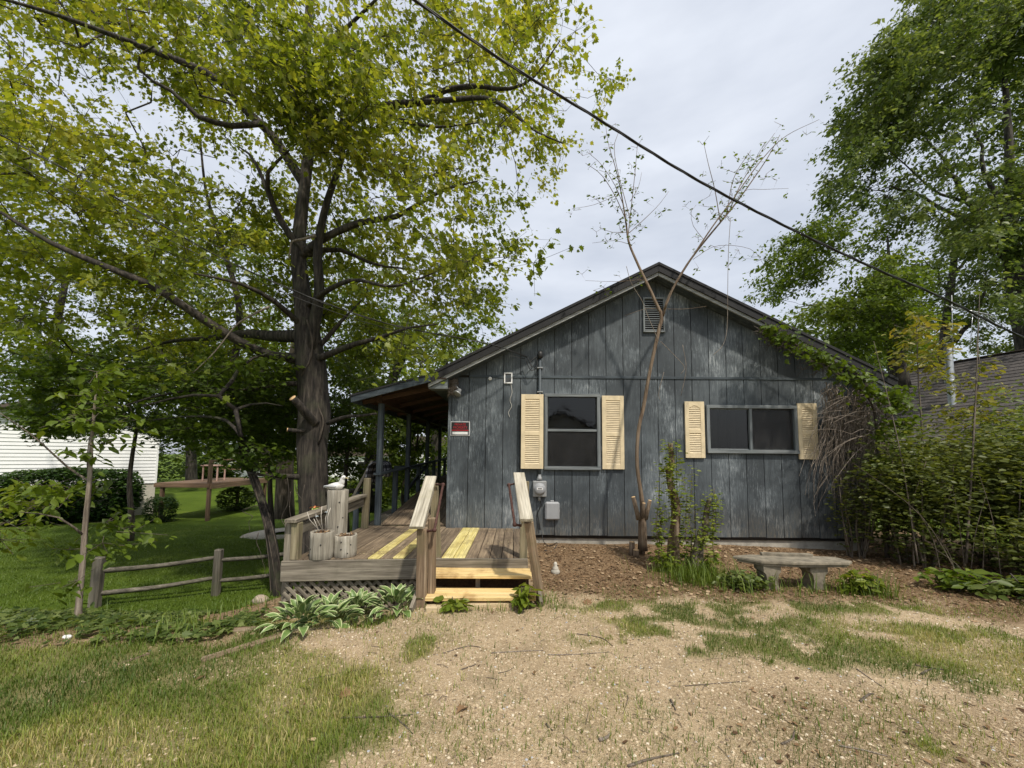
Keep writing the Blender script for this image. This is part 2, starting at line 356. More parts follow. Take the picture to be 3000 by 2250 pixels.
# ================================================================== materials used
def m_siding():
    m, n, b = mat_base('weathered_blue_siding')
    big = noise(n, .9, 4, .6, coord='World'); st = noise(n, 1.0, 6, .75, stretch=(24, 24, 2.2), coord='World'); fi = noise(n, 1.0, 5, .75, stretch=(75, 75, 10), coord='World')
    paint = ramp(n, noise(n, 2.0, 5, .6, coord='World'), [(.3, (.031, .039, .045)), (.7, (.058, .071, .08))])
    w1 = mathn(n, 'ADD', mathn(n, 'MULTIPLY', big, .95), mathn(n, 'MULTIPLY', st, .62)); w1 = mathn(n, 'ADD', w1, mathn(n, 'MULTIPLY', fi, .38))
    oi = n.nodes.new('ShaderNodeObjectInfo'); w1 = mathn(n, 'ADD', w1, rng_map(n, oi.outputs['Random'], 0, 1, -.05, .05))
    fl = noise(n, 1.0, 7, .8, stretch=(42, 42, 5.5), coord='World'); pch = noise(n, 1.7, 5, .65, stretch=(1, 1, .7), coord='World')
    c = mix(n, rng_map(n, w1, .92, 1.2, 0, .7), paint, (.118, .14, .153))
    fk = mathn(n, 'ADD', mathn(n, 'MULTIPLY', fl, .9), mathn(n, 'MULTIPLY', pch, .75)); fk = mathn(n, 'ADD', fk, mathn(n, 'MULTIPLY', big, .35))
    c = mix(n, rng_map(n, fk, 1.02, 1.1, 0, .5), c, (.19, .22, .237)); c = mix(n, rng_map(n, fk, 1.13, 1.22, 0, .8), c, (.38, .41, .42))
    sp = n.nodes.new('ShaderNodeSeparateXYZ'); n.links.new(n.nodes.new('ShaderNodeNewGeometry').outputs['Position'], sp.inputs[0])
    spl = mathn(n, 'MULTIPLY', rng_map(n, sp.outputs['Z'], .85, .25, 0, 1), rng_map(n, fl, .42, .62, 0, .5)); c = mix(n, spl, c, (.17, .135, .085))
    c = mix(n, rng_map(n, fi, .36, .22, 0, .7), c, (.02, .025, .028))
    setc(n, b, c); b.inputs['Roughness'].default_value = .72; bump(n, b, mathn(n, 'ADD', st, fi), .45, .006); return m
SIDING = m_siding()
BLUE = m_wood('blue_grey_paint', [(.03, .04, .05), (.052, .068, .08), (.12, .145, .155)], .75, spread=.15)
TRIM = m_wood('grey_trim_paint', [(.1, .115, .12), (.17, .19, .195), (.26, .28, .28)], .7, spread=.1)
SHUT = m_plain('tan_shutter_plastic', (.68, .565, .365), .6, var=.16, scale=6)
ROOFD = m_plain('dark_metal_roof', (.012, .012, .013), .8, var=.3)
CEIL = m_wood('brown_porch_ceiling', [(.035, .017, .009), (.07, .034, .018), (.11, .056, .03)], .7)
CONC = m_plain('weathered_concrete', (.36, .34, .29), .9, var=.3, scale=7)
GREYMET = m_plain('grey_galvanised', (.32, .33, .33), .45, .3, .1)
GREYPL = m_plain('grey_plastic', (.30, .31, .32), .5, 0, .05)
BLACKR = m_plain('black_rubber', (.015, .015, .015), .5, 0, .2)
WHITE = m_plain('white_paint', (.78, .78, .76), .5, 0, .05)
RED = m_plain('red_print', (.42, .01, .016), .5, 0, .1)
BLACKP = m_plain('black_print', (.012, .012, .012), .5, 0, .1)
RUST = m_plain('rusty_pipe', (.075, .032, .024), .75, .2, .5, 30)
OLD = m_wood('weathered_grey_wood', [(.10, .085, .065), (.22, .19, .145), (.36, .32, .25)], .85, dirt=(.09, .085, .05), dirt_amt=.35)
RAILW = m_wood('bleached_rail_wood', [(.28, .25, .19), (.46, .42, .33), (.6, .56, .46)], .85, spread=.15, dirt=(.25, .23, .12), dirt_amt=.4)
DECKW = m_wood('old_deck_board', [(.10, .075, .05), (.21, .155, .10), (.32, .25, .165)], .85, dirt=(.07, .05, .033), dirt_amt=.55, spread=.55)
NEWW = m_wood('new_yellow_board', [(.56, .46, .15), (.68, .58, .22), (.76, .67, .33)], .65, spread=.12, dirt=(.30, .22, .09), dirt_amt=.85)
TREADW = m_wood('new_pine_tread', [(.66, .45, .17), (.76, .56, .25), (.82, .66, .36)], .65, spread=.12, dirt=(.32, .17, .055), dirt_amt=.85)
POSTW = m_wood('mossy_post_wood', [(.12, .10, .06), (.24, .2, .12), (.36, .31, .2)], .85, dirt=(.14, .15, .06), dirt_amt=.5)
NEWELW = m_wood('brown_newel_wood', [(.11, .075, .045), (.23, .16, .1), (.38, .3, .21)], .85, dirt=(.13, .12, .05), dirt_amt=.35)
LOGW = m_wood('silvered_log', [(.16, .14, .11), (.34, .31, .25), (.48, .45, .38)], .85, streak=(22, 22, 1.2), fine=(80, 80, 4), spread=.2)
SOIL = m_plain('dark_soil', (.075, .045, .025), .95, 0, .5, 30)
BARK = m_bark('oak_bark', (.012, .01, .008), (.048, .039, .031), (.115, .097, .078), 1.0, (.062, .064, .036))
BARKL = m_bark('dark_lean_bark', (.01, .008, .006), (.034, .027, .021), (.08, .066, .052), 1.2, (.045, .055, .022))
RAKEB = m_wood('weathered_rake_board', [(.17, .175, .17), (.3, .31, .3), (.42, .43, .42)], .75, spread=.1)
BARKD = m_bark('twig_bark', (.035, .028, .022), (.09, .072, .055), (.17, .14, .11))
BARKG = m_bark('grey_brown_bark', (.06, .048, .035), (.15, .12, .09), (.26, .22, .17))
BARKT = m_bark('tan_young_bark', (.1, .065, .04), (.2, .145, .095), (.3, .235, .17))
DEADW = m_bark('bare_dead_twig', (.16, .13, .1), (.3, .25, .2), (.42, .36, .3), 2)
CUTW = m_plain('fresh_cut_wood', (.62, .42, .22), .7, 0, .2, 20)
VINYL = m_plain('white_vinyl', (.82, .83, .82), .45, 0, .04, 3)
BROWNR = m_plain('brown_trim', (.1, .075, .06), .7, 0, .2)
CREAM = m_plain('cream_foundation', (.5, .47, .4), .85, 0, .12)
BROWND = m_wood('brown_stained_deck', [(.1, .06, .035), (.18, .11, .065), (.25, .17, .1)], .8)
STONE = m_plain('field_stone', (.38, .31, .24), .85, 0, .3, 14)
def m_glass():
    m, n, b = mat_base('window_glass'); n.nodes.remove(b); o = n.nodes['Material Output']
    t = n.nodes.new('ShaderNodeBsdfTransparent'); t.inputs['Color'].default_value = (.55, .57, .56, 1)
    g = n.nodes.new('ShaderNodeBsdfGlossy'); g.inputs['Roughness'].default_value = .05; bz = n.nodes.new('ShaderNodeBump'); bz.inputs['Strength'].default_value = .12; bz.inputs['Distance'].default_value = .02; n.links.new(noise(n, 3.5, 3, .5), bz.inputs['Height']); n.links.new(bz.outputs[0], g.inputs['Normal']); lw = n.nodes.new('ShaderNodeFresnel'); lw.inputs['IOR'].default_value = 1.5
    s = n.nodes.new('ShaderNodeMixShader'); n.links.new(lw.outputs[0], s.inputs[0]); n.links.new(t.outputs[0], s.inputs[1]); n.links.new(g.outputs[0], s.inputs[2]); n.links.new(s.outputs[0], o.inputs['Surface']); return m
GLASS = m_glass()
def m_screen():
    m, n, b = mat_base('insect_mesh'); setc(n, b, ramp(n, noise(n, 5, 4, .6), [(.35, (.015, .015, .015)), (.7, (.04, .04, .04))])); b.inputs['Roughness'].default_value = .8; b.inputs['Alpha'].default_value = .3; return m
SCREEN = m_screen()
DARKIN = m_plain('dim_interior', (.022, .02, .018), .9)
CURT = m_plain('grey_curtain', (.07, .065, .06), .9)

# ================================================================== ground
def zone(x, y):
    """how grassy and how mulched the yard is at x, y"""
    nA = fbm(N1, x * .9 + 5, y * .9 + 2); nB = fbm(N2, x * 2.6, y * 2.6 + 4); nC = fbm(N3, x * .5 + 9, y * .5)
    xb = np.interp(y, [0, 2.1, 2.65, 3.0, 3.3, 3.55, 4.2, 5], [-.5, -.5, -.45, -.6, -1.05, -1.75, -1.6, -1.2]) + (nB - .5) * 1.0
    gl = sstep(-.1, .65, xb - x) * (.65 + .35 * sstep(.4, .56, nA * .45 + nB * .55))
    e = ((x - 2.5) / 2.1) ** 2 + ((y - 3.72 + .12 * (x - 2.5)) / .62) ** 2
    gr = .8 * sstep(1.35, .35, e + (nB - .5) * 2.4) * sstep(.36, .5, fbm(N3, x * 4.5 + 2, y * 4.5))
    e2 = ((x - 4.1) / 1.3) ** 2 + ((y - 3.2) / .45) ** 2; gr = np.maximum(gr, .6 * sstep(1.2, .4, e2 + (nB - .5) * 1.8))
    band = sstep(4.05, 4.3, y) * (1 - sstep(4.7, 5.1, y)) * sstep(.25, .6, x); gr = np.maximum(gr, band * .8 * sstep(.44, .6, nB))
    spots = .8 * sstep(.59, .68, nB * .6 + nA * .4) * (y < 4.3); gr = np.maximum(gr, spots * (x > -1.5))
    g = np.maximum(np.maximum(gl, gr), .07 + .16 * sstep(.45, .62, fbm(N3, x * 1.3, y * 1.3 + 5)) * (y > 0))
    mu = sstep(4.35, 4.8, y + (nB - .5) * .5) * sstep(.1, .35, x) * (1 - sstep(7.5, 9, y))
    mu = np.maximum(mu, sstep(4.2, 5.0, x + (nB - .5) * .8) * sstep(3.6, 4.3, y + (nB - .5) * .6) * (1 - sstep(9, 10, x)))
    li = .75 * sstep(.9, 1.7, x + (nB - .5)) * (1 - sstep(2.6, 3.05, y + (nA - .5) * .8)) * (y > -3)      # dead-leaf litter over the gravel near the road
    k = bank_s(x, y); lf = sstep(-2.1, -2.6, x)
    bank = sstep(-.35, .1, k + (nB - .5) * .7) * (1 - sstep(1.9, 2.6, k + (nB - .5) * .6)) * lf
    lawn = np.maximum(sstep(1.9, 2.5, k + (nB - .5) * .5) * lf, ((y > 9) | (np.abs(x) > 9)).astype(float))
    g = np.where(bank > .5, .45 * sstep(.4, .6, nB), g); g = np.maximum(g, lawn)
    mu = np.where(lawn > .5, 0, np.maximum(mu, bank * .8)); g = np.where(mu > .5, np.minimum(g, .3), g)
    return g, mu, li * (1 - lawn), lawn
def spread_axis(lo, a, b, hi, st, n):
    t = np.linspace(0, 1, n); return np.concatenate([a - (a - lo) * t[::-1] ** 2.2, np.arange(a + st, b, st), b + (hi - b) * t ** 2.2])
gx = spread_axis(-420, -9.5, 8.5, 420, .075, 40); gy = spread_axis(-120, .6, 9.0, 600, .075, 45)
X, Y_ = np.meshgrid(gx, gy); Z = hgt(X, Y_); g, mu, li, lw_ = zone(X, Y_)
nx, ny = len(gx), len(gy); idx = np.arange(nx * ny).reshape(ny, nx); a, b_, c, d = idx[:-1, :-1].ravel(), idx[:-1, 1:].ravel(), idx[1:, 1:].ravel(), idx[1:, :-1].ravel()
def m_ground():
    m, n, b = mat_base('yard_ground')
    at = lambda k: (lambda q: (setattr(q, 'attribute_name', k), q.outputs['Fac'])[1])(n.nodes.new('ShaderNodeAttribute'))
    f1 = noise(n, 1.3, 6, .6, coord='World'); f2 = noise(n, 60, 3, .6, coord='World'); f3 = noise(n, 9, 6, .7, coord='World'); f4 = noise(n, 170, 2, .5, coord='World')
    sand = ramp(n, f1, [(.3, (.4, .295, .18)), (.7, (.53, .405, .255))])
    sand = mix(n, rng_map(n, f2, .52, .66, 0, .75), sand, (.68, .57, .4)); sand = mix(n, rng_map(n, f4, .42, .3, 0, .6), sand, (.13, .09, .055))
    sand = mix(n, rng_map(n, f3, .54, .7, 0, .6), sand, (.24, .175, .1)); sand = mix(n, rng_map(n, noise(n, 2.3, 7, .75, coord='World'), .5, .66, 0, .6), sand, (.26, .2, .125))
    mul = ramp(n, f2, [(.3, (.08, .05, .028)), (.5, (.21, .14, .08)), (.7, (.37, .27, .17))]); mul = mix(n, rng_map(n, f3, .45, .7, 0, .6), mul, (.34, .23, .13))
    lit = ramp(n, f2, [(.3, (.14, .095, .055)), (.55, (.34, .25, .15)), (.7, (.5, .4, .27))])
    so_ = ramp(n, f3, [(.3, (.12, .135, .035)), (.6, (.19, .185, .06)), (.75, (.3, .25, .115))])
    lawn = ramp(n, noise(n, .55, 6, .62, coord='World'), [(.3, (.06, .1, .01)), (.55, (.09, .14, .015)), (.75, (.14, .18, .026))]); lawn = mix(n, rng_map(n, f3, .4, .7, 0, .55), lawn, (.08, .11, .015))
    c = mix(n, at('li'), sand, lit); c = mix(n, rng_map(n, at('gr'), .15, .8, 0, .85), c, so_); c = mix(n, at('mu'), c, mul); c = mix(n, at('lw'), c, lawn)
    setc(n, b, c); b.inputs['Roughness'].default_value = .95; b.inputs['Specular IOR Level'].default_value = .1
    bump(n, b, mathn(n, 'ADD', mathn(n, 'ADD', f2, f3), f4), .9, .015); return m
gro = np_mesh('ground', np.stack([X.ravel(), Y_.ravel(), Z.ravel()], 1), np.concatenate([np.stack([a, b_, c], 1), np.stack([a, c, d], 1)]), m_ground(), None, True, dict(gr=g.ravel(), mu=mu.ravel(), li=li.ravel(), lw=lw_.ravel()))
gro['kind'] = 'structure'; gro['label'] = 'bare sandy gravel yard running into lawn'

# ================================================================== the blue-grey house
YW = 6.93; XL, XP, XR = -1.185, 2.474, 6.133; ZS, ZF = .227, 2.985
def roof_top(x): return 4.986 - .5034 * abs(x - XP)
house = thing('house', (XP, 11, .1), 'weathered blue-grey wooden house with gabled front and tan shutters', 'house')
wall = prism('front_wall', [(XL + .02, .0), (XR - .02, .0), (XR - .02, .18), (XL + .02, .18)], YW + .05, YW + .2, CONC, house)   # foundation course
wall.name = 'foundation'; WM['foundation'] = WM.pop('front_wall')
W1, W2 = (.52, 1.485, 1.375, 2.69), (3.37, 4.935, 1.69, 2.51)
bk = []
def bkbox(x0, x1, z0, z1): bk.append((x0, x1, z0, z1))
bkbox(XL, W1[0], .18, 2.9); bkbox(W1[1], W2[0], .18, 2.9); bkbox(W2[1], XR, .18, 2.9)
bkbox(W1[0], W1[1], .18, W1[2]); bkbox(W1[0], W1[1], W1[3], 2.9); bkbox(W2[0], W2[1], .18, W2[2]); bkbox(W2[0], W2[1], W2[3], 2.9)
geos = []
for x0, x1, z0, z1 in bk:
    v = np.array([(x, y, z) for y in (YW + .022, YW + .12) for z in (z0, z1) for x in (x0, x1)])
    q = [(0, 1, 3, 2), (4, 6, 7, 5), (0, 4, 5, 1), (2, 3, 7, 6), (0, 2, 6, 4), (1, 5, 7, 3)]
    geos.append((v, np.array([t for f in q for t in ((f[0], f[1], f[2]), (f[0], f[2], f[3]))])))
gv = np.array([(XL, YW + .022, 2.9), (XR, YW + .022, 2.9), (XR, YW + .022, roof_top(XR) - .2), (XP, YW + .022, roof_top(XP) - .2), (XL, YW + .022, roof_top(XL) - .2)])
geos.append((np.vstack([gv, gv + np.array([0, .1, 0])]), np.array([(0, 1, 2), (0, 2, 3), (0, 3, 4), (5, 7, 6), (5, 8, 7), (5, 9, 8)])))
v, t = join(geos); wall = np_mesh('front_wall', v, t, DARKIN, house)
def cut_strip(xa, xb, z0, z1):
    """one siding plank between two grooves, with the window openings cut out of it"""
    for (wx0, wx1, wz0, wz1) in (W1, W2):
        if xa >= wx1 or xb <= wx0: continue
        if wx0 <= xa and wx1 >= xb: return [[(xa, z0), (xb, z0), (xb, wz0), (xa, wz0)], [(xa, wz1), (xb, wz1), (xb, z1), (xa, z1)]]
        if wx0 > xa: return [[(xa, z0), (xb, z0), (xb, wz0), (wx0, wz0), (wx0, wz1), (xb, wz1), (xb, z1), (xa, z1)]]
        return [[(xa, z0), (xb, z0), (xb, z1), (xa, z1), (xa, wz1), (wx1, wz1), (wx1, wz0), (xa, wz0)]]
    return [[(xa, z0), (xb, z0), (xb, z1), (xa, z1)]]
edges = [XL + .045] + [-.83 + .3048 * k for k in range(23)]; edges = [e for e in edges if e < XR - .06] + [XR - .045]
for i in range(len(edges) - 1):
    xa, xb = edges[i] + .0055, edges[i + 1] - .0055
    for poly in cut_strip(xa, xb, ZS + .004 * ((i * 7) % 3), ZF): prism('siding_plank', poly, YW, YW + .02, SIDING, wall)
    za, zb = roof_top(xa) - .2, roof_top(xb) - .2
    if max(za, zb) > ZF + .05:
        poly = [(xa, ZF + .042), (xb, ZF + .042), (xb, max(zb, ZF + .045))] + ([(XP, roof_top(XP) - .2)] if xa < XP < xb else []) + [(xa, max(za, ZF + .045))]
        prism('siding_plank', poly, YW - .004, YW + .016, SIDING, wall)
block('flashing_strip', (-.83, YW - .014, ZF - .004), (XR - .05, YW + .02, ZF + .04), BLUE, wall)
block('corner_trim', (XL - .01, YW - .008, ZS), (XL + .045, YW + .03, 2.93), SIDING, wall, along=2)
block('corner_trim', (XR - .045, YW - .008, ZS), (XR + .01, YW + .03, 2.93), SIDING, wall, along=2)
YB = 16.5
for nm, x0, x1 in (('side_wall', XL, XL + .12), ('side_wall', XR - .12, XR)): block(nm, (x0, YW + .125, .05), (x1, YB, 2.93), SIDING, house, 0)
block('rear_wall', (XL + .125, YB - .12, .05), (XR - .125, YB - .003, 2.93), SIDING, house, 0)
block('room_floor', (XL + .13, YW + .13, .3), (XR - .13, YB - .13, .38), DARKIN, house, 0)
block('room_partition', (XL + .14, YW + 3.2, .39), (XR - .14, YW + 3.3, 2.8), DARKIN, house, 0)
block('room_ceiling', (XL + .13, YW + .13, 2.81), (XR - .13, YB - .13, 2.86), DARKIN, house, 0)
for k in range(4): block('curtain', (3.5 + k * .17, YW + .45, 1.7), (3.62 + k * .17, YW + .48, 2.5), CURT, house, along=2)
# roof
Y0, Y1 = 6.63, 17.0; EX = 4.0
roof = thing('roof', (XP, 11, 4.5), None, None); roof.parent = house; roof.matrix_parent_inverse = WM['house'].inverted()
for s in (-1, 1):
    xo = XP + s * EX; zi, zo = roof_top(XP), roof_top(xo)
    prism('roof_slab', [(XP, zi), (xo, zo), (xo, zo - .045), (XP, zi - .045)], Y0 - .015, Y1, ROOFD, roof)
    prism('rake_trim', [(XP + s * .002, zi - .046), (xo, zo - .046), (xo, zo - .165), (XP + s * .002, zi - .165)], Y0, Y0 + .03, ROOFD, roof)
    prism('rake_board', [(XP + s * .003, zi - .12), (xo - s * .02, zo - .11), (xo - s * .02, zo - .215), (XP + s * .003, zi - .225)], Y0 + .031, Y0 + .06, RAKEB, roof)
    prism('soffit', [(XP + s * .004, zi - .205), (xo - s * .03, zo - .205), (xo - s * .03, zo - .218), (XP + s * .004, zi - .218)], Y0 + .061, YW - .006, BLUE, roof)
    xw = XL if s < 0 else XR
    prism('cornice_return', [(xo - s * .02, zo - .232), (xo - s * .02, zo - .17), (xw - s * .005, roof_top(xw) - .225), (xw - s * .005, zo - .232)], Y0 + .07, YW - .012, TRIM, roof)
    prism('eave_soffit', [(xo - s * .02, zo - .18), (xw + s * .004, zo - .18), (xw + s * .004, zo - .2), (xo - s * .02, zo - .2)], YW, Y1 - .1, BLUE, roof)
    prism('eave_fascia', [(xo, zo - .046), (xo - s * .019, zo - .046), (xo - s * .019, zo - .179), (xo, zo - .179)], YW, Y1 - .1, BLUE, roof)
prism('rear_gable', [(XL + .05, 2.93), (XR - .05, 2.93), (XP, roof_top(XP) - .1)], YB - .1, YB - .02, SIDING, roof)
# gable vent
vc = P(1914, 924, YW); vw, vh = .39, .64
vent = thing('gable_vent', (vc[0], YW - .03, vc[2]), None, None); vent.parent = house; vent.matrix_parent_inverse = WM['house'].inverted()
x0, x1, z0, z1 = vc[0] - vw / 2, vc[0] + vw / 2, vc[2] - vh / 2, vc[2] + vh / 2
block('vent_back', (x0 + .005, YW - .008, z0 + .005), (x1 - .005, YW - .005, z1 - .005), BLACKP, vent, 0)
for p, q in (((x0, z0), (x0 + .03, z1)), ((x1 - .03, z0), (x1, z1)), ((x0 + .031, z0), (x1 - .031, z0 + .03)), ((x0 + .031, z1 - .03), (x1 - .031, z1))): block('vent_frame', (p[0], YW - .045, p[1]), (q[0], YW - .009, q[1]), TRIM, vent)
for k in range(14):
    z = z0 + .05 + k * (vh - .08) / 14; beam('slat', (x0 + .032, YW - .024, z), (x1 - .032, YW - .024, z), .036, .006, TRIM, vent, up=(0, -.75, 1))
# windows
def window(x0, x1, z0, z1, kind):
    wn = thing('window', ((x0 + x1) / 2, YW, z0), None, None); wn.parent = house; wn.matrix_parent_inverse = WM['house'].inverted(); t_ = .045
    block('frame', (x0 - .01, YW - .04, z0 + t_), (x0 + t_, YW + .05, z1 - t_), TRIM, wn); block('frame', (x1 - t_, YW - .04, z0 + t_), (x1 + .01, YW + .05, z1 - t_), TRIM, wn)
    block('frame', (x0 - .01, YW - .041, z1 - t_ + .001), (x1 + .01, YW + .05, z1 + .012), TRIM, wn); block('sill', (x0 - .012, YW - .06, z0 - .015), (x1 + .012, YW + .05, z0 + t_ - .001), TRIM, wn)
    a0, a1, c0, c1 = x0 + t_ + .001, x1 - t_ - .001, z0 + t_ + .001, z1 - t_ - .001
    if kind == 'hung':
        zm = P(1680, 1261, YW)[2]
        block('meeting_rail', (a0, YW - .022, zm - .022), (a1, YW + .02, zm + .022), TRIM, wn)
        for (p0, p1, yy) in ((zm + .023, c1, .012), (c0, zm - .023, -.004)):
            block('sash', (a0, YW + yy, p0), (a0 + .02, YW + yy + .02, p1), BLACKP, wn); block('sash', (a1 - .02, YW + yy, p0), (a1, YW + yy + .02, p1), BLACKP, wn)
            block('pane', (a0 + .021, YW + yy + .008, p0), (a1 - .021, YW + yy + .012, p1), GLASS, wn, 0)
        block('insect_screen', (a0 + .022, YW - .008, c0 + .002), (a1 - .022, YW - .0065, zm - .025), SCREEN, wn, 0)
    else:
        xm = P(2198, 1258, YW)[0]
        block('mullion', (xm - .024, YW - .03, c0), (xm + .024, YW + .02, c1), TRIM, wn)
        for p0, p1, yy in ((a0, xm - .025, .004), (xm + .025, a1, .014)):
            block('sash', (p0, YW + yy, c0), (p1, YW + yy + .018, c0 + .018), TRIM, wn); block('sash', (p0, YW + yy, c1 - .018), (p1, YW + yy + .018, c1), TRIM, wn)
            block('pane', (p0, YW + yy + .007, c0 + .019), (p1, YW + yy + .011, c1 - .019), GLASS, wn, 0)
        block('insect_screen', (xm + .026, YW - .006, c0 + .002), (a1 - .002, YW - .0045, c1 - .002), SCREEN, wn, 0)
window(*W1, 'hung'); window(*W2, 'slider')
# shutters
def shutter(u0, v0, u1, v1, arch, off=0.):
    a, b = P(u0, v0, YW), P(u1, v1, YW); x0, x1, z1, z0 = a[0], b[0], a[2], b[2]; y0, y1 = YW - .042 - off, YW - .006 - off; s = .07
    sh = thing('shutter', ((x0 + x1) / 2, YW, z0), None, None); sh.parent = house; sh.matrix_parent_inverse = WM['house'].inverted(); R = (z1 - z0)
    block('backing', (x0 + .01, y1 - .006, z0 + .01), (x1 - .01, y1, z1 - .01), SHUT, sh, 0)
    block('stile', (x0, y0, z0), (x0 + s, y1 - .007, z1), SHUT, sh); block('stile', (x1 - s, y0, z0), (x1, y1 - .007, z1), SHUT, sh)
    zm = z0 + R * .47; rails = [(z0, z0 + .085), (zm - .035, zm + .035)]
    for p, q in rails: block('rail', (x0 + s, y0 + .001, p), (x1 - s, y1 - .007, q), SHUT, sh)
    if arch:
        n_ = 8; xs = np.linspace(x0 + s, x1 - s, n_ + 1); top = [(x, z1 - .12 + .05 * math.sin(math.pi * i / n_)) for i, x in enumerate(xs)]
        prism('rail', [(x0 + s, z1), (x1 - s, z1)] + top[::-1], y0 + .001, y1 - .007, SHUT, sh); zt = z1 - .075
    else: block('rail', (x0 + s, y0 + .001, z1 - .085), (x1 - s, y1 - .007, z1), SHUT, sh); zt = z1 - .085
    for p, q in ((z0 + .085, zm - .035), (zm + .035, zt)):
        k = int((q - p) / .031)
        for i in range(k): z = p + (i + .5) * (q - p) / k; beam('slat', (x0 + s - .004, y0 + .014, z), (x1 - s + .004, y0 + .014, z), .036, .005, SHUT, sh, up=(0, -1.5, 1), ch=0)
shutter(1527, 1158, 1590, 1373, False, .085); shutter(1762, 1160, 1828, 1375, False); shutter(2003, 1177, 2064, 1342, True); shutter(2331, 1182, 2395, 1346, True)
# porch along the side of the house
ZD = .346
xo, zo = -2.80, 2.60; xi, zi = -1.52, 2.95
sl_ = (zi - zo) / (xi - xo)
pr = thing('porch_roof', (-2.1, 11, 2.7), None, None); pr.parent = house; pr.matrix_parent_inverse = WM['house'].inverted()
prism('roof_slab', [(xo - .01, zo - .003 + .012), (xi + .0, zi + .012), (xi, zi - .012), (xo - .01, zo - .025)], 6.585, 16, ROOFD, pr)
prism('fascia', [(xo, zo - .028), (xi + .06, zi - .014 + .06 * sl_), (xi + .06, zi - .125 + .06 * sl_), (xo, zo - .125)], 6.60, 6.635, BLUE, pr)
prism('fascia', [(xo, zo - .028), (xo + .03, zo - .022), (xo + .03, zo - .125), (xo, zo - .125)], 6.636, 15.9, BLUE, pr)
n_ = 9
for k in range(n_):
    a = xo + .034 + (XL - .01 - xo - .034) * k / n_; b = xo + .034 + (XL - .01 - xo - .034) * (k + 1) / n_ - .006
    z = lambda x: zo + (x - xo) * sl_ if x < xi else zi
    prism('ceiling_plank', [(a, z(a) - .03), (b, z(b) - .03), (b, z(b) - .045), (a, z(a) - .045)], 6.637, 15.9, CEIL, pr)
for k in range(9): beam('rafter', (xo + .05, 7.0 + k * 1.05, zo - .075), (XL - .02, 7.0 + k * 1.05, zo + (XL - xo) * sl_ - .18), .04, .07, CEIL, pr)
beam('porch_beam', (-2.44, 6.95, 2.62 - .02), (-2.44, 15.6, 2.60), .09, .16, CEIL, pr)
posts_y = [7.08, 8.95, 10.9, 12.7, 14.5]
def ramp_z(y): return ZD + .0 + np.clip((y - 7.02) * .125, 0, .55)
for k, y in enumerate(posts_y): beam('porch_post', (-2.44, y, ZD if k == 0 else ramp_z(y) - .05), (-2.44, y, 2.52), .095, .095, BLUE, house, up=(0, 1, 0), ch=.006)
for k in range(4):
    y0, y1 = posts_y[k], posts_y[k + 1]; za = 1.25 + .06 * k; zb = 1.25 + .06 * (k + 1)
    beam('porch_rail', (-2.44, y0 + (-.12 if k == 0 else .05), za), (-2.44, y1 - .05, zb), .13, .04, BLUE, house)
    beam('porch_baluster', (-2.43, (y0 + y1) / 2, ramp_z((y0 + y1) / 2) - .05), (-2.43, (y0 + y1) / 2, (za + zb) / 2 - .02), .09, .09, BLUE, house, up=(0, 1, 0))
    if k == 1: beam('porch_brace', (-2.43, y0 + .1, ramp_z(y0) + .25), (-2.43, y1 - .1, zb - .08), .04, .09, BLUE, house)
beam('porch_brace', (-3.35, 10.9, 1.24), (-2.5, 10.9, 1.26), .05, .09, BLUE, house)
rp = thing('ramp', (-1.8, 7.0, ZD), None, None); rp.parent = house; rp.matrix_parent_inverse = WM['house'].inverted()
for k in range(8):
    x = -2.36 + .0725 + k * .147
    if x + .07 > XL: break
    beam('board', (x, 7.03, ZD + .018), (x, 11.4, ZD + .018 + 4.37 * .125), .14, .034, DECKW, rp)
    beam('board', (x, 11.42, ZD + .56), (x, 15.6, ZD + .56), .14, .034, DECKW, rp)
beam('ramp_edge', (-2.375, 7.06, ZD - .1), (-2.375, 11.4, ZD + .44), .03, .16, OLD, rp)
# steps down from the porch to the lawn
ss = thing('side_stairs', (-3.0, 8.2, -.5), None, None); ss.parent = house; ss.matrix_parent_inverse = WM['house'].inverted()
for k in range(5): block('tread', (-2.72 - .27 * k, 7.75, .36 - .19 * k), (-2.46 - .27 * k, 8.75, .40 - .19 * k), OLD, ss, along=1)
for y in (7.72, 8.78): beam('stringer', (-2.46, y, .36), (-3.85, y, -.62), .04, .22, OLD, ss)
q0, q1 = P(1086, 1358, 7.7), P(1012, 1500, 7.7)
beam('stair_rail', q0 + np.array([.04, 0, .05]), q1, .1, .05, OLD, ss)
for f in (.08, .55): q = q0 + (q1 - q0) * f; beam('rail_post', (q[0], 7.7, hgt(q[0], 7.7) - .1), (q[0], 7.7, q[2] - .03), .085, .085, BLUE, ss, up=(0, 1, 0))

# ================================================================== deck in front of the house
def part(name, loc, parent):
    o = bpy.data.objects.new(name, None); put(o, Matrix.Translation(V(loc)), parent); return o
XD0, XD1 = -2.66, .13
deck = thing('deck', ((XD0 + XD1) / 2, 5.8, 0), 'low wooden deck with patched yellow boards before the blue house', 'deck')
def front_y(x): return 4.88 + .17 * min(0, (x + 1.17)) / 1.5
for k in range(19):
    x1 = XD1 - k * .1468; x0 = x1 - .139; new = k in (5, 6, 10, 12)
    yf = front_y((x0 + x1) / 2) + .012; dz = .004 if new else .006 * (rng.random() - .5)
    o = block('board', (x0, yf, ZD - .034 + dz), (x1, YW + .06 if x0 < XL else YW - .03 - .02 * rng.random(), ZD + dz), NEWW if new else DECKW, deck, .004, along=1)
    if new: o['label'] = 'new yellow replacement deck board'
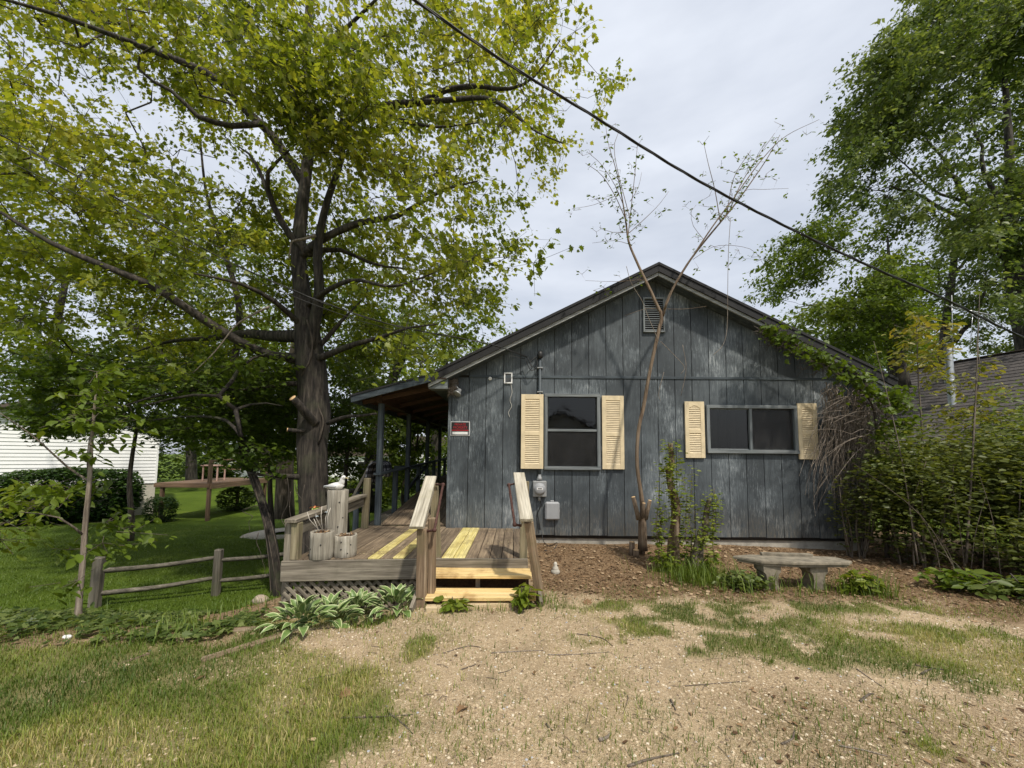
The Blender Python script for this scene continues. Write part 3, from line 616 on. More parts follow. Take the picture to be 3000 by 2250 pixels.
# framing and edge boards
fl, fr = (XD0 - .06, front_y(XD0 - .06) - .03), (-1.06, front_y(-1.06) - .03)
beam('fascia_board', (fl[0], fl[1], ZD - .118), (fr[0], fr[1], ZD - .118), .04, .235, OLD, deck, ch=.006)
beam('fascia_board', (-1.01, 4.86, ZD - .058), (.16, 4.87, ZD - .05), .035, .115, OLD, deck)
beam('side_joist', (XD0 - .02, front_y(XD0) + .03, ZD - .14), (XD0 - .02, YW - .05, ZD - .14), .035, .2, OLD, deck)
beam('side_joist', (XD1 + .02, 4.92, ZD - .14), (XD1 + .02, YW - .06, ZD - .14), .035, .2, OLD, deck)
for k in range(4): beam('joist', (XD0 + .05, 5.2 + .45 * k, ZD - .13), (XD1 - .05, 5.2 + .45 * k, ZD - .13), .04, .18, OLD, deck)
for x in (XD0 + .1, -1.3): beam('support_post', (x, 5.05, -.45), (x, 5.05, ZD - .05), .09, .09, OLD, deck, up=(0, 1, 0))
# side railing
fp = (XD0 + .05, front_y(XD0) + .06)
beam('rail_post', (fp[0], fp[1], ZD - .005), (fp[0], fp[1], .775), .095, .095, POSTW, deck, up=(0, 1, 0), ch=.006)
beam('rail_post', (fp[0] - .11, fp[1] + .05, -.15), (fp[0] - .11, fp[1] + .05, .775), .09, .09, OLD, deck, up=(0, 1, 0), ch=.006)
bp = P(1068, 1545, 6.78); beam('rail_post', (bp[0], 6.78, ZD - .06), (bp[0] + .02, 6.78, 1.19), .1, .09, POSTW, deck, up=(0, 1, 0), ch=.006)
beam('rail_cap', (fp[0] - .04, fp[1] - .08, .80), (bp[0] - .03, 6.72, .90), .15, .04, OLD, deck)
beam('rail_board', (fp[0] + .0, fp[1] + .05, .69), (bp[0] - .02, 6.72, .79), .035, .13, OLD, deck)
# lattice skirt, strip by strip
lat = part('lattice', (-1.9, 4.8, .0), deck)
x0l, x1l, zt = XD0 - .04, -1.12, ZD - .225
for s in (-1, 1):
    yy = .012 * (s + 1) / 2
    for k in range(-6, 26):
        xa = x0l + k * .105; zb = -.34
        L = zt - zb; xb_ = xa + s * L; pa, pb = [xa, zb], [xb_, zt]
        for lim in (x0l, x1l):                      # trim to the opening
            for p, q in ((pa, pb), (pb, pa)):
                if (lim == x0l and p[0] < lim < q[0]) or (lim == x1l and p[0] > lim > q[0]):
                    f = (lim - p[0]) / (q[0] - p[0]); p[1] += (q[1] - p[1]) * f; p[0] = lim
        if min(pa[0], pb[0]) < x0l - .001 or max(pa[0], pb[0]) > x1l + .001 or abs(pa[0] - pb[0]) < .05: continue
        beam('lattice_strip', (pa[0], front_y(pa[0]) + .0 + yy, pa[1]), (pb[0], front_y(pb[0]) + .0 + yy, pb[1]), .009, .036, OLD, lat, ch=0)
# stairs
st = part('stairs', (-.4, 4.4, 0), deck)
beam('tread', (-1.0, 4.77, .226), (.19, 4.78, .226), .145, .038, TREADW, st); beam('tread', (-1.0, 4.62, .222), (.20, 4.63, .228), .145, .038, TREADW, st)
beam('tread', (-1.0, 4.475, .083), (.22, 4.485, .09), .145, .038, TREADW, st); beam('tread', (-1.01, 4.325, .078), (.23, 4.345, .09), .145, .038, TREADW, st)
beam('riser_support', (-.42, 4.68, -.02), (-.42, 4.68, .2), .05, .05, OLD, st, up=(0, 1, 0))
beam('stringer', (-1.035, 4.9, .26), (-1.045, 4.13, -.04), .035, .2, OLD, st); beam('stringer', (.235, 4.9, .28), (.285, 4.3, -.02), .035, .2, OLD, st)
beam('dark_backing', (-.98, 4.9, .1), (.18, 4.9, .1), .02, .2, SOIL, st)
# stair rails with newel posts and rusty pipe handrails
def stair_rail(near, far, newel_top, newel_bot, back_top, back_bot, pipe, extra=None):
    r = part('stair_railing', newel_bot, deck)
    beam('cap_rail', near, far, .142, .04, RAILW, r, ch=.005)
    d = V(far) - V(near); off = Vector((0, 0, -.045))
    beam('side_rail', V(near) + d * .1 + off + Vector((.045 if near[0] < -.5 else -.03, 0, -.02)), V(far) - d * .02 + off + Vector((.045 if near[0] < -.5 else -.03, 0, -.02)), .035, .09, RAILW, r)
    beam('newel_post', newel_bot, newel_top, .1, .1, NEWELW, r, up=(0, 1, 0), ch=.006)
    beam('back_post', back_bot, back_top, .095, .095, POSTW, r, up=(0, 1, 0), ch=.006)
    if extra: beam('newel_post', extra[0], extra[1], .075, .1, NEWELW, r, up=(0, 1, 0), ch=.006)
    pg = [tube_geo(catmull(pipe, 3) if False else np.array(pipe), .0145, 10)]
    for q in pipe[1:-1]: pg.append(lathe_geo([(0, -.024), (.017, -.02), (.024, -.008), (.024, .008), (.017, .02), (0, .024)], q, 10))
    v, t = join(pg); np_mesh('pipe_handrail', v, t, RUST, r, True)
stair_rail((-1.03, 4.17, .835), (-1.075, 5.05, 1.315), (-.985, 4.27, .81), (-.985, 4.30, -.12), (-1.02, 4.98, 1.24), (-.955, 4.96, ZD - .02),
           [P(1276, 1419, 4.9), P(1298, 1420, 4.9), P(1273, 1553, 4.27), P(1250, 1557, 4.27)], ((-.90, 4.42, -.05), (-.915, 4.42, .9)))
stair_rail((.125, 4.17, .925), (.05, 5.05, 1.37), (.15, 4.28, .9), (.31, 4.5, -.1), (.13, 4.97, 1.28), (.11, 4.95, ZD - .02),
           [P(1512, 1416, 4.9), P(1491, 1421, 4.9), P(1508, 1537, 4.27), P(1528, 1540, 4.27)])
gp = G(1247, 1782, .02); gq = G(1545, 1764, .02)
tag(beam('landing_board', (gp[0], gp[1], float(hgt(gp[0], gp[1])) + .02), (gq[0], gq[1], float(hgt(gq[0], gq[1])) + .02), .1, .05, m_wood('half_buried_board', [(.3, .22, .13), (.46, .36, .22), (.56, .46, .3)], .85), None), 'half-buried pale board lying at the foot of the deck stairs', 'board')

# ================================================================== log planters and gull
def log(name, u, v, dia, h, label, sides=18, soil=True, y=None):
    c = G(u, v, ZD + .003) if y is None else np.array([P(u, v, y)[0], y, ZD + .003]); r = np.random.default_rng(int(u))
    t = thing(name, c, label, 'log planter' if soil else 'post', 'log sections standing on the deck'); R = dia / 2
    ang = np.arange(sides) / sides * 6.2832; rr = R * (1 + r.normal(0, .012, sides)); zz = [0, .006, h * .25, h * .5, h * .75, h - .006, h]; sc = [.97, 1, 1.0, .995, 1, 1, .97]
    v_ = np.concatenate([np.stack([np.cos(ang) * rr * s, np.sin(ang) * rr * s, np.full(sides, z) + (r.normal(0, .006, sides) if z == h else 0)], 1) for s, z in zip(sc, zz)]) + c
    tr = []
    for i in range(len(zz) - 1):
        for j in range(sides): q = (i * sides + j, i * sides + (j + 1) % sides, (i + 1) * sides + (j + 1) % sides, (i + 1) * sides + j); tr += [(q[0], q[1], q[2]), (q[0], q[2], q[3])]
    top = c + np.array([0, 0, h - .003 - (.025 if soil else 0)])
    k = len(v_); inner = np.stack([np.cos(ang) * rr * .86, np.sin(ang) * rr * .86, np.full(sides, h)], 1) + c; v_ = np.vstack([v_, inner, inner - np.array([0, 0, .03]), top])
    e = (len(zz) - 1) * sides
    for j in range(sides):
        j2 = (j + 1) % sides; tr += [(e + j, e + j2, k + j2), (e + j, k + j2, k + j)]
        if soil: tr += [(k + j, k + j2, k + sides + j2), (k + j, k + sides + j2, k + sides + j)]
        else: tr += [(k + j, k + j2, k + 2 * sides)]
    np_mesh('log_body', v_, tr, LOGW, t, False)
    if soil:
        lathe('soil', [(R * .85, h - .03), (R * .7, h - .012), (R * .35, h - .004), (.001, h)], c, SOIL, t, 16)
        lp = c + np.stack([r.normal(0, R * .35, 60), r.normal(0, R * .35, 60), h + r.random(60) * .012], 1); a, b = leaf_geo(lp, .03, RHOMB, RHOMB_T, r, tilt=.5)
        np_mesh('mulch_chips', a, b, LITTER, t, False, dict(tint=np.repeat(r.random(60), 4)))['kind'] = 'stuff'
    for k in range(4):                                     # old bolt holes
        a = -1.57 + r.normal(0, .5); z = h * (.15 + .2 * k + r.random() * .08); p = c + np.array([math.cos(a) * R * 1.0, math.sin(a) * R * 1.0, z])
        lathe('bolt_hole', [(.001, .004), (.008, .004), (.009, -.004)], p, BLACKP, t, 8, axis='y')
    return t, c, h
LITTER = m_leaf('dead_leaf_brown', [(0, (.06, .03, .015)), (.4, (.17, .095, .045)), (.75, (.3, .19, .1)), (1, (.5, .38, .24))], .1, .8)
t1, c1, h1 = log('log_planter', 941, 1634, .272, .315, 'silvered log planter holding faded flower sticks at deck corner')
log('log_planter', 1010, 1628, .27, .255, 'shorter silvered log planter filled with brown mulch')
t3, c3, h3 = log('log_post', 986, 1560, .258, .785, 'tall silvered log post carrying the white gull', 10, False, 5.12)
# faded garden ornaments stuck into the first planter
fs = thing('flower_sticks', c1 + np.array([0, 0, h1]), 'faded artificial flowers on thin sticks stuck in log planter', 'ornament')
top = c1 + np.array([0, 0, h1 - .01]); r_ = np.random.default_rng(5)
STK = m_plain('pale_stick', (.5, .46, .4), .8); ORG = m_plain('faded_orange_petal', (.7, .26, .1), .7); GRN = m_plain('faded_green_petal', (.35, .5, .1), .7); PALEB = m_plain('pale_blue_petal', (.6, .68, .7), .7)
sticks = [((-.02, 0), (-.30, -.02, .30)), ((0, .02), (-.17, .0, .34)), ((.01, -.01), (-.07, .02, .38)), ((.03, .01), (.02, .03, .33)), ((.05, 0), (.05, .02, .36)), ((-.03, -.02), (-.12, -.03, .2))]
for (a, b) in sticks: tube('stick', [top + np.array([a[0], a[1], 0]), top + np.array([(a[0] + b[0]) / 2, b[1] / 2, b[2] * .5]), top + np.array([a[0] + b[0] * .55, b[1], b[2] * .8])], .004, STK, fs, 5)
for pos, m_, n_, s in ((top + np.array([-.10, .0, .3]), ORG, 7, .075), (top + np.array([-.085, -.02, .285]), GRN, 6, .06), (top + np.array([.04, .02, .24]), PALEB, 6, .035), (top + np.array([-.08, -.01, .19]), PALEB, 5, .03)):
    lp = np.repeat(pos[None], n_, 0); a, b = leaf_geo(lp, s, OVAL, OVAL_T, r_, droop=.1, tilt=.5); np_mesh('flower', a, b, m_, fs, False)
# gull figure
gull = thing('gull_figure', c3 + np.array([0, 0, h3]), 'white carved gull standing on the tall log post', 'figurine')
gm, gn, gb = mat_base('gull_paint'); setc(gn, gb, ramp(gn, noise(gn, 14, 5, .6), [(.4, (.5, .5, .48)), (.6, (.78, .77, .74))])); gb.inputs['Roughness'].default_value = .6
g0 = c3 + np.array([-.035, -.02, h3 + .052])
body = [(-.15, .005, .005), (-.10, .008, .022), (-.04, .012, .042), (.03, .02, .052), (.075, .028, .045), (.10, .045, .03)]
v1 = tube_geo([g0 + np.array([x, 0, z - .02]) for x, z, r in body], [r for *_, r in body], 14)
v2 = tube_geo(catmull([g0 + np.array(q) for q in ((.06, 0, .01), (.085, 0, .05), (.09, 0, .085), (.105, 0, .108), (.13, 0, .108))], 4), np.interp(np.linspace(0, 1, 17), [0, .3, .6, .8, 1], [.044, .034, .027, .031, .014]), 12)
v, t = join([v1, v2]); np_mesh('body', v, t, gm, gull, True)
lathe('beak', [(.001, .045), (.005, .02), (.009, 0)], (0, 0, 0), m_plain('yellow_beak', (.5, .42, .2), .5), gull, 8).matrix_basis = Matrix.Translation(V(g0 + np.array([.135, 0, .105]))) @ Matrix.Rotation(math.radians(100), 4, 'Y')
for s in (-1, 1):
    wv, wt = tube_geo([g0 + np.array(q) for q in ((-.14, s * .018, .0), (-.07, s * .04, .0), (0, s * .048, -.002), (.05, s * .038, .0))], [.004, .016, .022, .006], 8); np_mesh('wing', wv, wt, m_plain('gull_grey_wing', (.5, .51, .52), .6), gull, True)
    tube('leg', [g0 + np.array([.02, s * .018, -.03]), g0 + np.array([.02, s * .018, -.055])], .004, STK, gull, 6)
    lathe('eye', [(.001, .005), (.004, .003), (.005, 0)], g0 + np.array([.115, s * .027, .115]), BLACKP, gull, 8)

# plaid blanket over the side stair rail
def m_plaid():
    m, n, b = mat_base('plaid_cloth'); tc_ = n.nodes.new('ShaderNodeTexCoord'); sp = n.nodes.new('ShaderNodeSeparateXYZ'); n.links.new(tc_.outputs['Object'], sp.inputs[0]); acc = None
    for ax in ('Y', 'Z'):
        w_ = mathn(n, 'GREATER_THAN', mathn(n, 'FRACT', mathn(n, 'MULTIPLY', sp.outputs[ax], 9), 0), .55); acc = w_ if acc is None else mathn(n, 'ADD', acc, w_)
    setc(n, b, ramp(n, mathn(n, 'MULTIPLY', acc, .5), [(0, (.012, .012, .016)), (.5, (.05, .05, .06)), (1, (.3, .3, .33))])); b.inputs['Roughness'].default_value = .95; return m
q0 = P(1112, 1362, 7.6); bl = thing('plaid_blanket', q0, 'dark plaid blanket hung over the rail beside the porch post', 'blanket')
prof = [(-.16, -.36), (-.15, -.15), (-.12, .0), (-.05, .06), (.05, .065), (.12, .02), (.15, -.1), (.155, -.22)]
nv = []; 
for j in range(9):
    for x, z in prof: nv.append(q0 + np.array([x + .015 * math.sin(j * 1.7 + z * 9), -.28 + j * .07, z + .02 * math.sin(j * 1.1)]))
fc = [(j * 8 + i, j * 8 + i + 1, (j + 1) * 8 + i + 1, (j + 1) * 8 + i) for j in range(8) for i in range(7)]
bo = mesh_obj('cloth', nv, fc, m_plaid(), bl, None, True); sm = bo.modifiers.new('thick', 'SOLIDIFY'); sm.thickness = .02

# ================================================================== things on the wall
yf = YW - .004
# sign
a, b = P(1321, 1235, YW), P(1376, 1277, YW); sg = thing('warning_sign', ((a[0] + b[0]) / 2, YW, b[2]), 'small black and red private property sign on the corner of the wall', 'sign')
x0, x1, z0, z1 = a[0], b[0], b[2], a[2]; W_, H_ = x1 - x0, z1 - z0
block('plate', (x0, yf - .008, z0), (x1, yf - .002, z1), WHITE, sg, .001); block('border_panel', (x0 + .008, yf - .0105, z0 + .008), (x1 - .008, yf - .0085, z1 - .008), m_plain('sign_grey', (.12, .12, .12), .5), sg, 0)
block('black_panel', (x0 + .016, yf - .0125, z0 + .3 * H_), (x1 - .016, yf - .0108, z1 - .016), BLACKP, sg, 0); block('red_band', (x0 + .02, yf - .0148, z0 + .36 * H_), (x1 - .02, yf - .0128, z0 + .42 * H_), RED, sg, 0)
block('white_panel', (x0 + .034, yf - .0125, z0 + .1 * H_), (x1 - .034, yf - .0108, z0 + .28 * H_), WHITE, sg, 0)
def text(s, cx, cz, h, w, m_, parent, y):
    cu = bpy.data.curves.new('lettering', 'FONT'); cu.body = s; cu.align_x = 'CENTER'; cu.align_y = 'CENTER'; cu.size = h * 1.35; cu.offset = h * .004; cu.extrude = .0008; cu.materials.append(m_)
    o = bpy.data.objects.new('lettering', cu); bpy.context.view_layer.update(); k = 1.0
    put(o, Matrix.Translation((cx, y, cz)) @ Matrix.Rotation(math.pi / 2, 4, 'X'), None); bpy.context.view_layer.update(); k = w / max(o.dimensions.x, .01)
    me = bpy.data.meshes.new_from_object(o.evaluated_get(bpy.context.evaluated_depsgraph_get())); bpy.data.objects.remove(o)
    put(bpy.data.objects.new('lettering', me), Matrix.Translation((cx, y, cz)) @ Matrix.Rotation(math.pi / 2, 4, 'X') @ Matrix.Diagonal((k, 1, 1, 1)), parent)
text('PRIVATE', (x0 + x1) / 2, z0 + .79 * H_, .044, W_ * .58, RED, sg, yf - .0152); text('PROPERTY', (x0 + x1) / 2, z0 + .57 * H_, .044, W_ * .74, RED, sg, yf - .0152)
# disc, framed blank, string
c = P(1436, 1109, YW); dv = thing('round_sensor', c, 'small round white disc fixed high on the wall', 'sensor'); lathe('disc', [(.001, .018), (.025, .017), (.031, .01), (.033, 0)], (c[0], yf + .003, c[2]), WHITE, dv, 18, 'y'); lathe('hole', [(.001, .02), (.006, .0195)], (c[0], yf + .003, c[2]), BLACKP, dv, 8, 'y')
a, b = P(1477, 1092, YW), P(1501, 1124, YW); wf = thing('mounting_frame', ((a[0] + b[0]) / 2, YW, b[2]), 'small white rectangular frame round a grey blank on the wall', 'wall frame'); x0, x1, z0, z1 = a[0], b[0], b[2], a[2]
for p, q in (((x0, z0), (x0 + .022, z1)), ((x1 - .022, z0), (x1, z1)), ((x0 + .022, z0), (x1 - .022, z0 + .022)), ((x0 + .022, z1 - .022), (x1 - .022, z1))): block('frame_side', (p[0], yf - .02, p[1]), (q[0], yf + .003, q[1]), WHITE, wf, .001)
block('blank_plate', (x0 + .022, yf - .006, z0 + .022), (x1 - .022, yf + .003, z1 - .022), m_plain('dark_blank', (.06, .065, .07), .7), wf, 0)
tag(tube('dangling_wire', catmull([P(1497, 1125, YW - .01), P(1500, 1150, YW - .015), P(1494, 1172, YW - .012), P(1499, 1190, YW - .016), P(1490, 1208, YW - .012), P(1493, 1222, YW - .014)], 5), .004, m_plain('white_wire', (.6, .58, .52), .6), None, 5), 'thin white wire dangling below the small white frame', 'wire')
# flood lamp with a bird's nest
c = P(1332, 1138, YW); fl_ = thing('flood_lamp', c, 'flood lamp at the top corner of the wall, beside a nest', 'lamp')
block('mount', (c[0] - .04, YW - .05, c[2] + .03), (c[0] + .04, YW - .006, c[2] + .11), GREYMET, fl_, .006)
lc = P(1343, 1148, YW - .14); lathe('lamp_head', [(.001, .06), (.03, .055), (.04, .02), (.06, -.02), (.075, -.05), (.07, -.055), (.03, -.04), (.001, -.035)], (0, 0, 0), GREYMET, fl_, 16).matrix_basis = Matrix.Translation(V(lc)) @ Matrix.Rotation(math.radians(-28), 4, 'X') @ Matrix.Rotation(math.radians(25), 4, 'Y')
tube('arm', [c + np.array([0, -.04, .05]), c + np.array([.02, -.1, .06]), lc + np.array([0, 0, .05])], .012, GREYMET, fl_, 6)
r_ = np.random.default_rng(8); ng = []
for k in range(260):
    a = r_.random() * 6.28; R = .055 + r_.random() * .035; z = -.12 + r_.random() * .26; p = c + np.array([-.02 + math.cos(a) * R, -.085 + math.sin(a) * R * .8, z]); d = np.array([-math.sin(a), math.cos(a), r_.normal(0, .7)]) * .05 * (.5 + r_.random()); ng.append(tube_geo([p - d, p + r_.normal(0, .008, 3), p + d], .0025, 3, cap=False))
v, t = join(ng); ne = np_mesh('bird_nest', v, t, DEADW, None); tag(ne, 'ragged straw nest packed round the flood lamp', 'nest')
# meter, mast and service head
mx_ = P(1580, 1430, YW)[0]
me_ = thing('electric_meter', (mx_, YW, P(1580, 1430, YW)[2]), 'round glass electric meter on grey box with conduit', 'electric meter')
a, b = P(1561, 1408, YW), P(1600, 1454, YW); block('meter_box', (a[0], YW - .11, b[2]), (b[0], YW - .006, a[2]), GREYMET, me_, .008)
mc = P(1581, 1433, YW - .12); mc[1] = YW - .111
lathe('meter_dial', [(.001, .075), (.07, .075), (.085, .06), (.09, .02), (.1, .018), (.104, 0)], mc, GREYPL, me_, 28, 'y'); block('dial_plate', (mc[0] - .05, mc[1] - .078, mc[2] - .005), (mc[0] + .05, mc[1] - .076, mc[2] + .03), WHITE, me_, 0); block('dial_window', (mc[0] - .035, mc[1] - .0805, mc[2] + .006), (mc[0] + .035, mc[1] - .0785, mc[2] + .02), BLACKP, me_, 0)
hub = P(1579, 1396, YW)[2]; lathe('conduit_hub', [(.03, -.04), (.05, -.03), (.045, 0), (.03, .03), (.026, .06)], (mx_, YW - .06, hub - .02), GREYMET, me_, 14)
tube('conduit', [(mx_, YW - .06, hub), (mx_, YW - .06, P(1579, 1050, YW)[2])], .024, m_plain('painted_conduit', (.06, .075, .085), .6), me_, 12)
zt = P(1579, 1045, YW)[2]; lathe('weather_head', [(.03, -.05), (.05, -.03), (.055, .03), (.04, .07), (.001, .085)], (mx_, YW - .07, zt), BLACKR, me_, 14)
tube('lower_nipple', [(mx_, YW - .06, b[2]), (mx_, YW - .06, b[2] - .07)], .022, GREYMET, me_, 10)
for q in (P(1579, 1150, YW), P(1579, 1080, YW)): block('strap', (mx_ - .05, YW - .092, q[2] - .01), (mx_ + .05, YW - .004, q[2] + .01), GREYMET, me_, .002)
a, b = P(1596, 1469, YW), P(1638, 1522, YW); tb = thing('utility_box', ((a[0] + b[0]) / 2, YW, b[2]), 'plain rounded grey plastic box on the wall below the meter', 'utility box')
bx_ = block('cover', (a[0], YW - .09, b[2]), (b[0], YW - .004, a[2]), GREYPL, tb, .028); block('hasp', ((a[0] + b[0]) / 2 - .03, YW - .06, a[2]), ((a[0] + b[0]) / 2 + .03, YW - .02, a[2] + .025), GREYPL, tb, .004); block('latch', (b[0] - .004, YW - .07, (a[2] + b[2]) / 2 - .02), (b[0] + .006, YW - .03, (a[2] + b[2]) / 2 + .02), GREYMET, tb, .002)
tag(tube('hanging_cable', catmull([P(1583, 1462, YW - .05), P(1585, 1480, YW - .03), P(1576, 1500, YW - .03), P(1577, 1520, YW - .03), P(1580, 1536, YW - .03), P(1582, 1552, YW - .035)], 5), [.008] * 18 + [.012] * 8, BLACKR, None, 7), 'short black cable hanging between meter and grey box', 'cable')
tag(tube('ground_wire', catmull([P(1588, 1560, YW - .02), P(1592, 1585, YW - .1), P(1610, 1600, YW - .2), P(1632, 1590, YW - .3), P(1620, 1612, YW - .4), P(1595, 1612, YW - .5), P(1640, 1622, YW - .5)], 6), .006, BLACKR, None, 6), 'loose black wire curling on the mulch below the grey box', 'wire')

# ================================================================== overhead lines
def twisted(name, pts, R, rad, label, strands=3, twist=5.0):
    c = catmull(pts, 26); L = np.concatenate([[0], np.cumsum(np.linalg.norm(np.diff(c, axis=0), axis=1))]); t = thing(name, c[0], label, 'cable')
    tan = np.gradient(c, axis=0); tan /= np.linalg.norm(tan, axis=1)[:, None]; x = np.cross(tan, np.array([0, 0, 1.])); x /= np.linalg.norm(x, axis=1)[:, None]; y = np.cross(tan, x)
    for k in range(strands): a = L * twist + k * 6.2832 / strands; tube('strand', c + R * (np.cos(a)[:, None] * x + np.sin(a)[:, None] * y), rad, BLACKR, t, 6)
W = [(1060, -110), (1215, 0), (1480, 182), (1750, 347), (2030, 520), (2300, 662), (2560, 785), (2760, 872), (2990, 985), (3300, 1110)]
twisted('overhead_cable', [P(u, v, 2.9 + i * .34) for i, (u, v) in enumerate(W)], .008, .0075, 'thick twisted black overhead cable crossing the sky above the roof')
W = [(-200, 282), (0, 394), (271, 540), (678, 770), (1085, 934), (1424, 1006), (1545, 1046)]
twisted('service_drop', [P(u, v, 4.0 + 2.8 * (i / 6) ** .9) for i, (u, v) in enumerate(W)], .008, .006, 'twisted service wire running from the trees to the weather head', 2)
tag(tube('telephone_wire', catmull([P(u, v, 4.2 + 2.6 * (i / 5)) for i, (u, v) in enumerate([(-150, 400), (0, 462), (270, 590), (700, 800), (1090, 950), (1540, 1052)])], 16), .005, BLACKR, None, 5), 'thinner single black wire below the service wire', 'wire')
for k, pts in enumerate(([(1545, 1046, 6.8), (1560, 1075, 6.78), (1552, 1062, 6.8), (1572, 1044, 6.84)], [(1540, 1052, 6.8), (1556, 1085, 6.8), (1575, 1068, 6.84), (1570, 1048, 6.86)])):
    tag(tube('drip_loop', catmull([P(*q) for q in pts], 8), .007, BLACKR, None, 6), ['upper black wire loop at the weather head', 'lower black wire loop hanging under the weather head'][k], 'wire')

# ================================================================== concrete bench
bl_, br_ = P(2151, 1640, 5.1), P(2494, 1636, 4.95)
bc = np.array([(P(2320, 1640, 5.0))[0], 5.0, float(hgt(3.5, 5.0))]); bench = thing('concrete_bench', bc, 'mossy curved concrete garden bench in front of the wall', 'bench')
CB = m_plain('mossy_concrete', (.2, .175, .13), .95, 0, .45, 11); zs = .355
def slab(name, out_, z0, z1, m_, parent, ch=.02):
    n = len(out_); cx = np.mean(out_, 0); ins = [(cx[0] + (x - cx[0]) * (1 - ch / .35), cx[1] + (y - cx[1]) * (1 - ch / .18)) for x, y in out_]
    lay = [(ins, z0), (ins, z0 + (z1 - z0) * .35), (out_, z0 + (z1 - z0) * .5), (out_, z1 - .012), ([(cx[0] + (x - cx[0]) * .985, cx[1] + (y - cx[1]) * .97) for x, y in out_], z1)]
    v_ = [(x, y, z) for o, z in lay for x, y in o]; f_ = [tuple(range(n))[::-1], tuple(range(4 * n, 5 * n))]
    for i in range(4): f_ += [(i * n + j, i * n + (j + 1) % n, (i + 1) * n + (j + 1) % n, (i + 1) * n + j) for j in range(n)]
    return mesh_obj(name, v_, f_, m_, parent)
x0, x1 = bl_[0], br_[0]; xm = (x0 + x1) / 2; L = x1 - x0
slab('seat', [(x0, 5.13), (x0 + .22, 4.9), (xm, 4.85), (x1 - .1, 4.87), (x1, 4.94), (x1 - .06, 5.13), (xm + .2, 5.19), (x0 + .25, 5.21)], zs - .065, zs, CB, bench)
slab('seat_rim', [(x0 + .38, 5.15), (xm, 5.12), (x1 - .34, 5.11), (x1 - .36, 5.16), (xm, 5.185), (x0 + .38, 5.2)], zs + .001, zs + .035, CB, bench, .01)
for k, lx in enumerate((x0 + .36, x1 - .42)):
    z0 = float(hgt(lx, 5.0)) - .06
    lg = np.array([(-.13, 0), (.13, 0), (.13, .06), (.1, .09), (.085, .17), (.1, .25), (.14, .28), (.14, zs - .066 - z0), (-.14, zs - .066 - z0), (-.14, .28), (-.1, .25), (-.085, .17), (-.1, .09), (-.13, .06)])
    n = len(lg); v_ = [(lx + x * .75, 4.92, z0 + z) for x, z in lg] + [(lx + x * .75, 5.12, z0 + z) for x, z in lg]
    mesh_obj('leg', v_, [tuple(range(n)), tuple(range(2 * n - 1, n - 1, -1))] + [(i, i + n, (i + 1) % n + n, (i + 1) % n) for i in range(n)], CB, bench)
# small pale ornament by the stairs
c = G(1627, 1670, .05); c[2] = float(hgt(c[0], c[1])); og = thing('garden_ornament', c, 'small chipped white garden figure on the mulch beside the stairs', 'ornament')
lathe('base', [(.06, 0), (.065, .02), (.055, .04), (.04, .05)], c, CONC, og, 10); lathe('figure', [(.04, .05), (.045, .07), (.022, .1), (.028, .12), (.016, .145), (.001, .15)], c, CREAM, og, 10)

# ================================================================== rail fence on the bank
fence = thing('rail_fence', G(632, 1732, -.85), 'weathered two-rail split timber fence above the lawn', 'fence')
FENW = m_wood('fence_wood', [(.06, .054, .042), (.13, .115, .09), (.22, .2, .16)], .9, dirt=(.09, .1, .04), dirt_amt=.4)
pb = [(G(275, 1778, -.9), P(290, 1634, 6.5)), (G(632, 1734, -.86), None), (P(905, 1700, 7.7), None)]
base = []
for k, (q, tq) in enumerate(pb):
    z = float(hgt(q[0], q[1])); base.append(np.array([q[0], q[1], z])); lean = np.array([.03, 0, 0]) if k == 0 else np.array([.015, 0, 0])
    beam('post', base[-1] + np.array([0, 0, -.15]), base[-1] + np.array([0, 0, .80]) + lean, .15 if k == 0 else .12, .1, FENW, fence, up=(0, 1, 0), ch=.012)
for k in range(2):
    for h0, h1 in ((.58, .63), (.22, .28)):
        a, b = base[k] + np.array([0, 0, h0 + (.03 if k else 0)]), base[k + 1] + np.array([0, 0, h1 + .03]); m_ = (a + b) / 2 + np.array([0, 0, -.03])
        r_ = np.random.default_rng(int(h0 * 100) + k); pts = catmull([a, m_, b], 6); v, t = tube_geo(pts, [.028] + [.042] * (len(pts) - 2) + [.028], 5, lump=.12, seed=k); np_mesh('rail', v, t, FENW, fence)
# ================================================================== white neighbour house and its deck
nh = thing('white_house', (0, 0, 0), 'white clapboard neighbouring house with brown low gable roof', 'house')
# built in its own axes: x along the gable wall, y into the house, z above the lawn datum; turned into place at the end
gz = -1.5; xl, xr, xp = -3.05, 3.05, 0.; zb_, zc, zp = .15, 2.86, 3.82
nslope = (zp - zc) / xr
prism('wall_core', [(xl + .02, gz), (xr - .02, gz), (xr - .02, zc), (xp, zp - .05), (xl + .02, zc)], .03, 9, CREAM, nh)
bz = .152; z = zb_
while z < zp - .1:
    xa, xb = xl, xr
    if z + bz > zc: xa = max(xl, xp - (zp - z - bz) / nslope); xb = min(xr, xp + (zp - z - bz) / nslope)
    if xb - xa > .3:
        v_ = [(xa, -.014, z), (xb, -.014, z), (xb, .012, z + bz), (xa, .012, z + bz), (xa, .029, z), (xb, .029, z), (xb, .029, z + bz), (xa, .029, z + bz)]
        mesh_obj('siding_board', v_, [(0, 1, 2, 3), (0, 4, 5, 1), (1, 5, 6, 2), (3, 2, 6, 7), (0, 3, 7, 4)], VINYL, nh)
    z += bz
block('corner_trim', (xr - .06, -.03, zb_), (xr + .02, .1, zc), VINYL, nh, along=2)
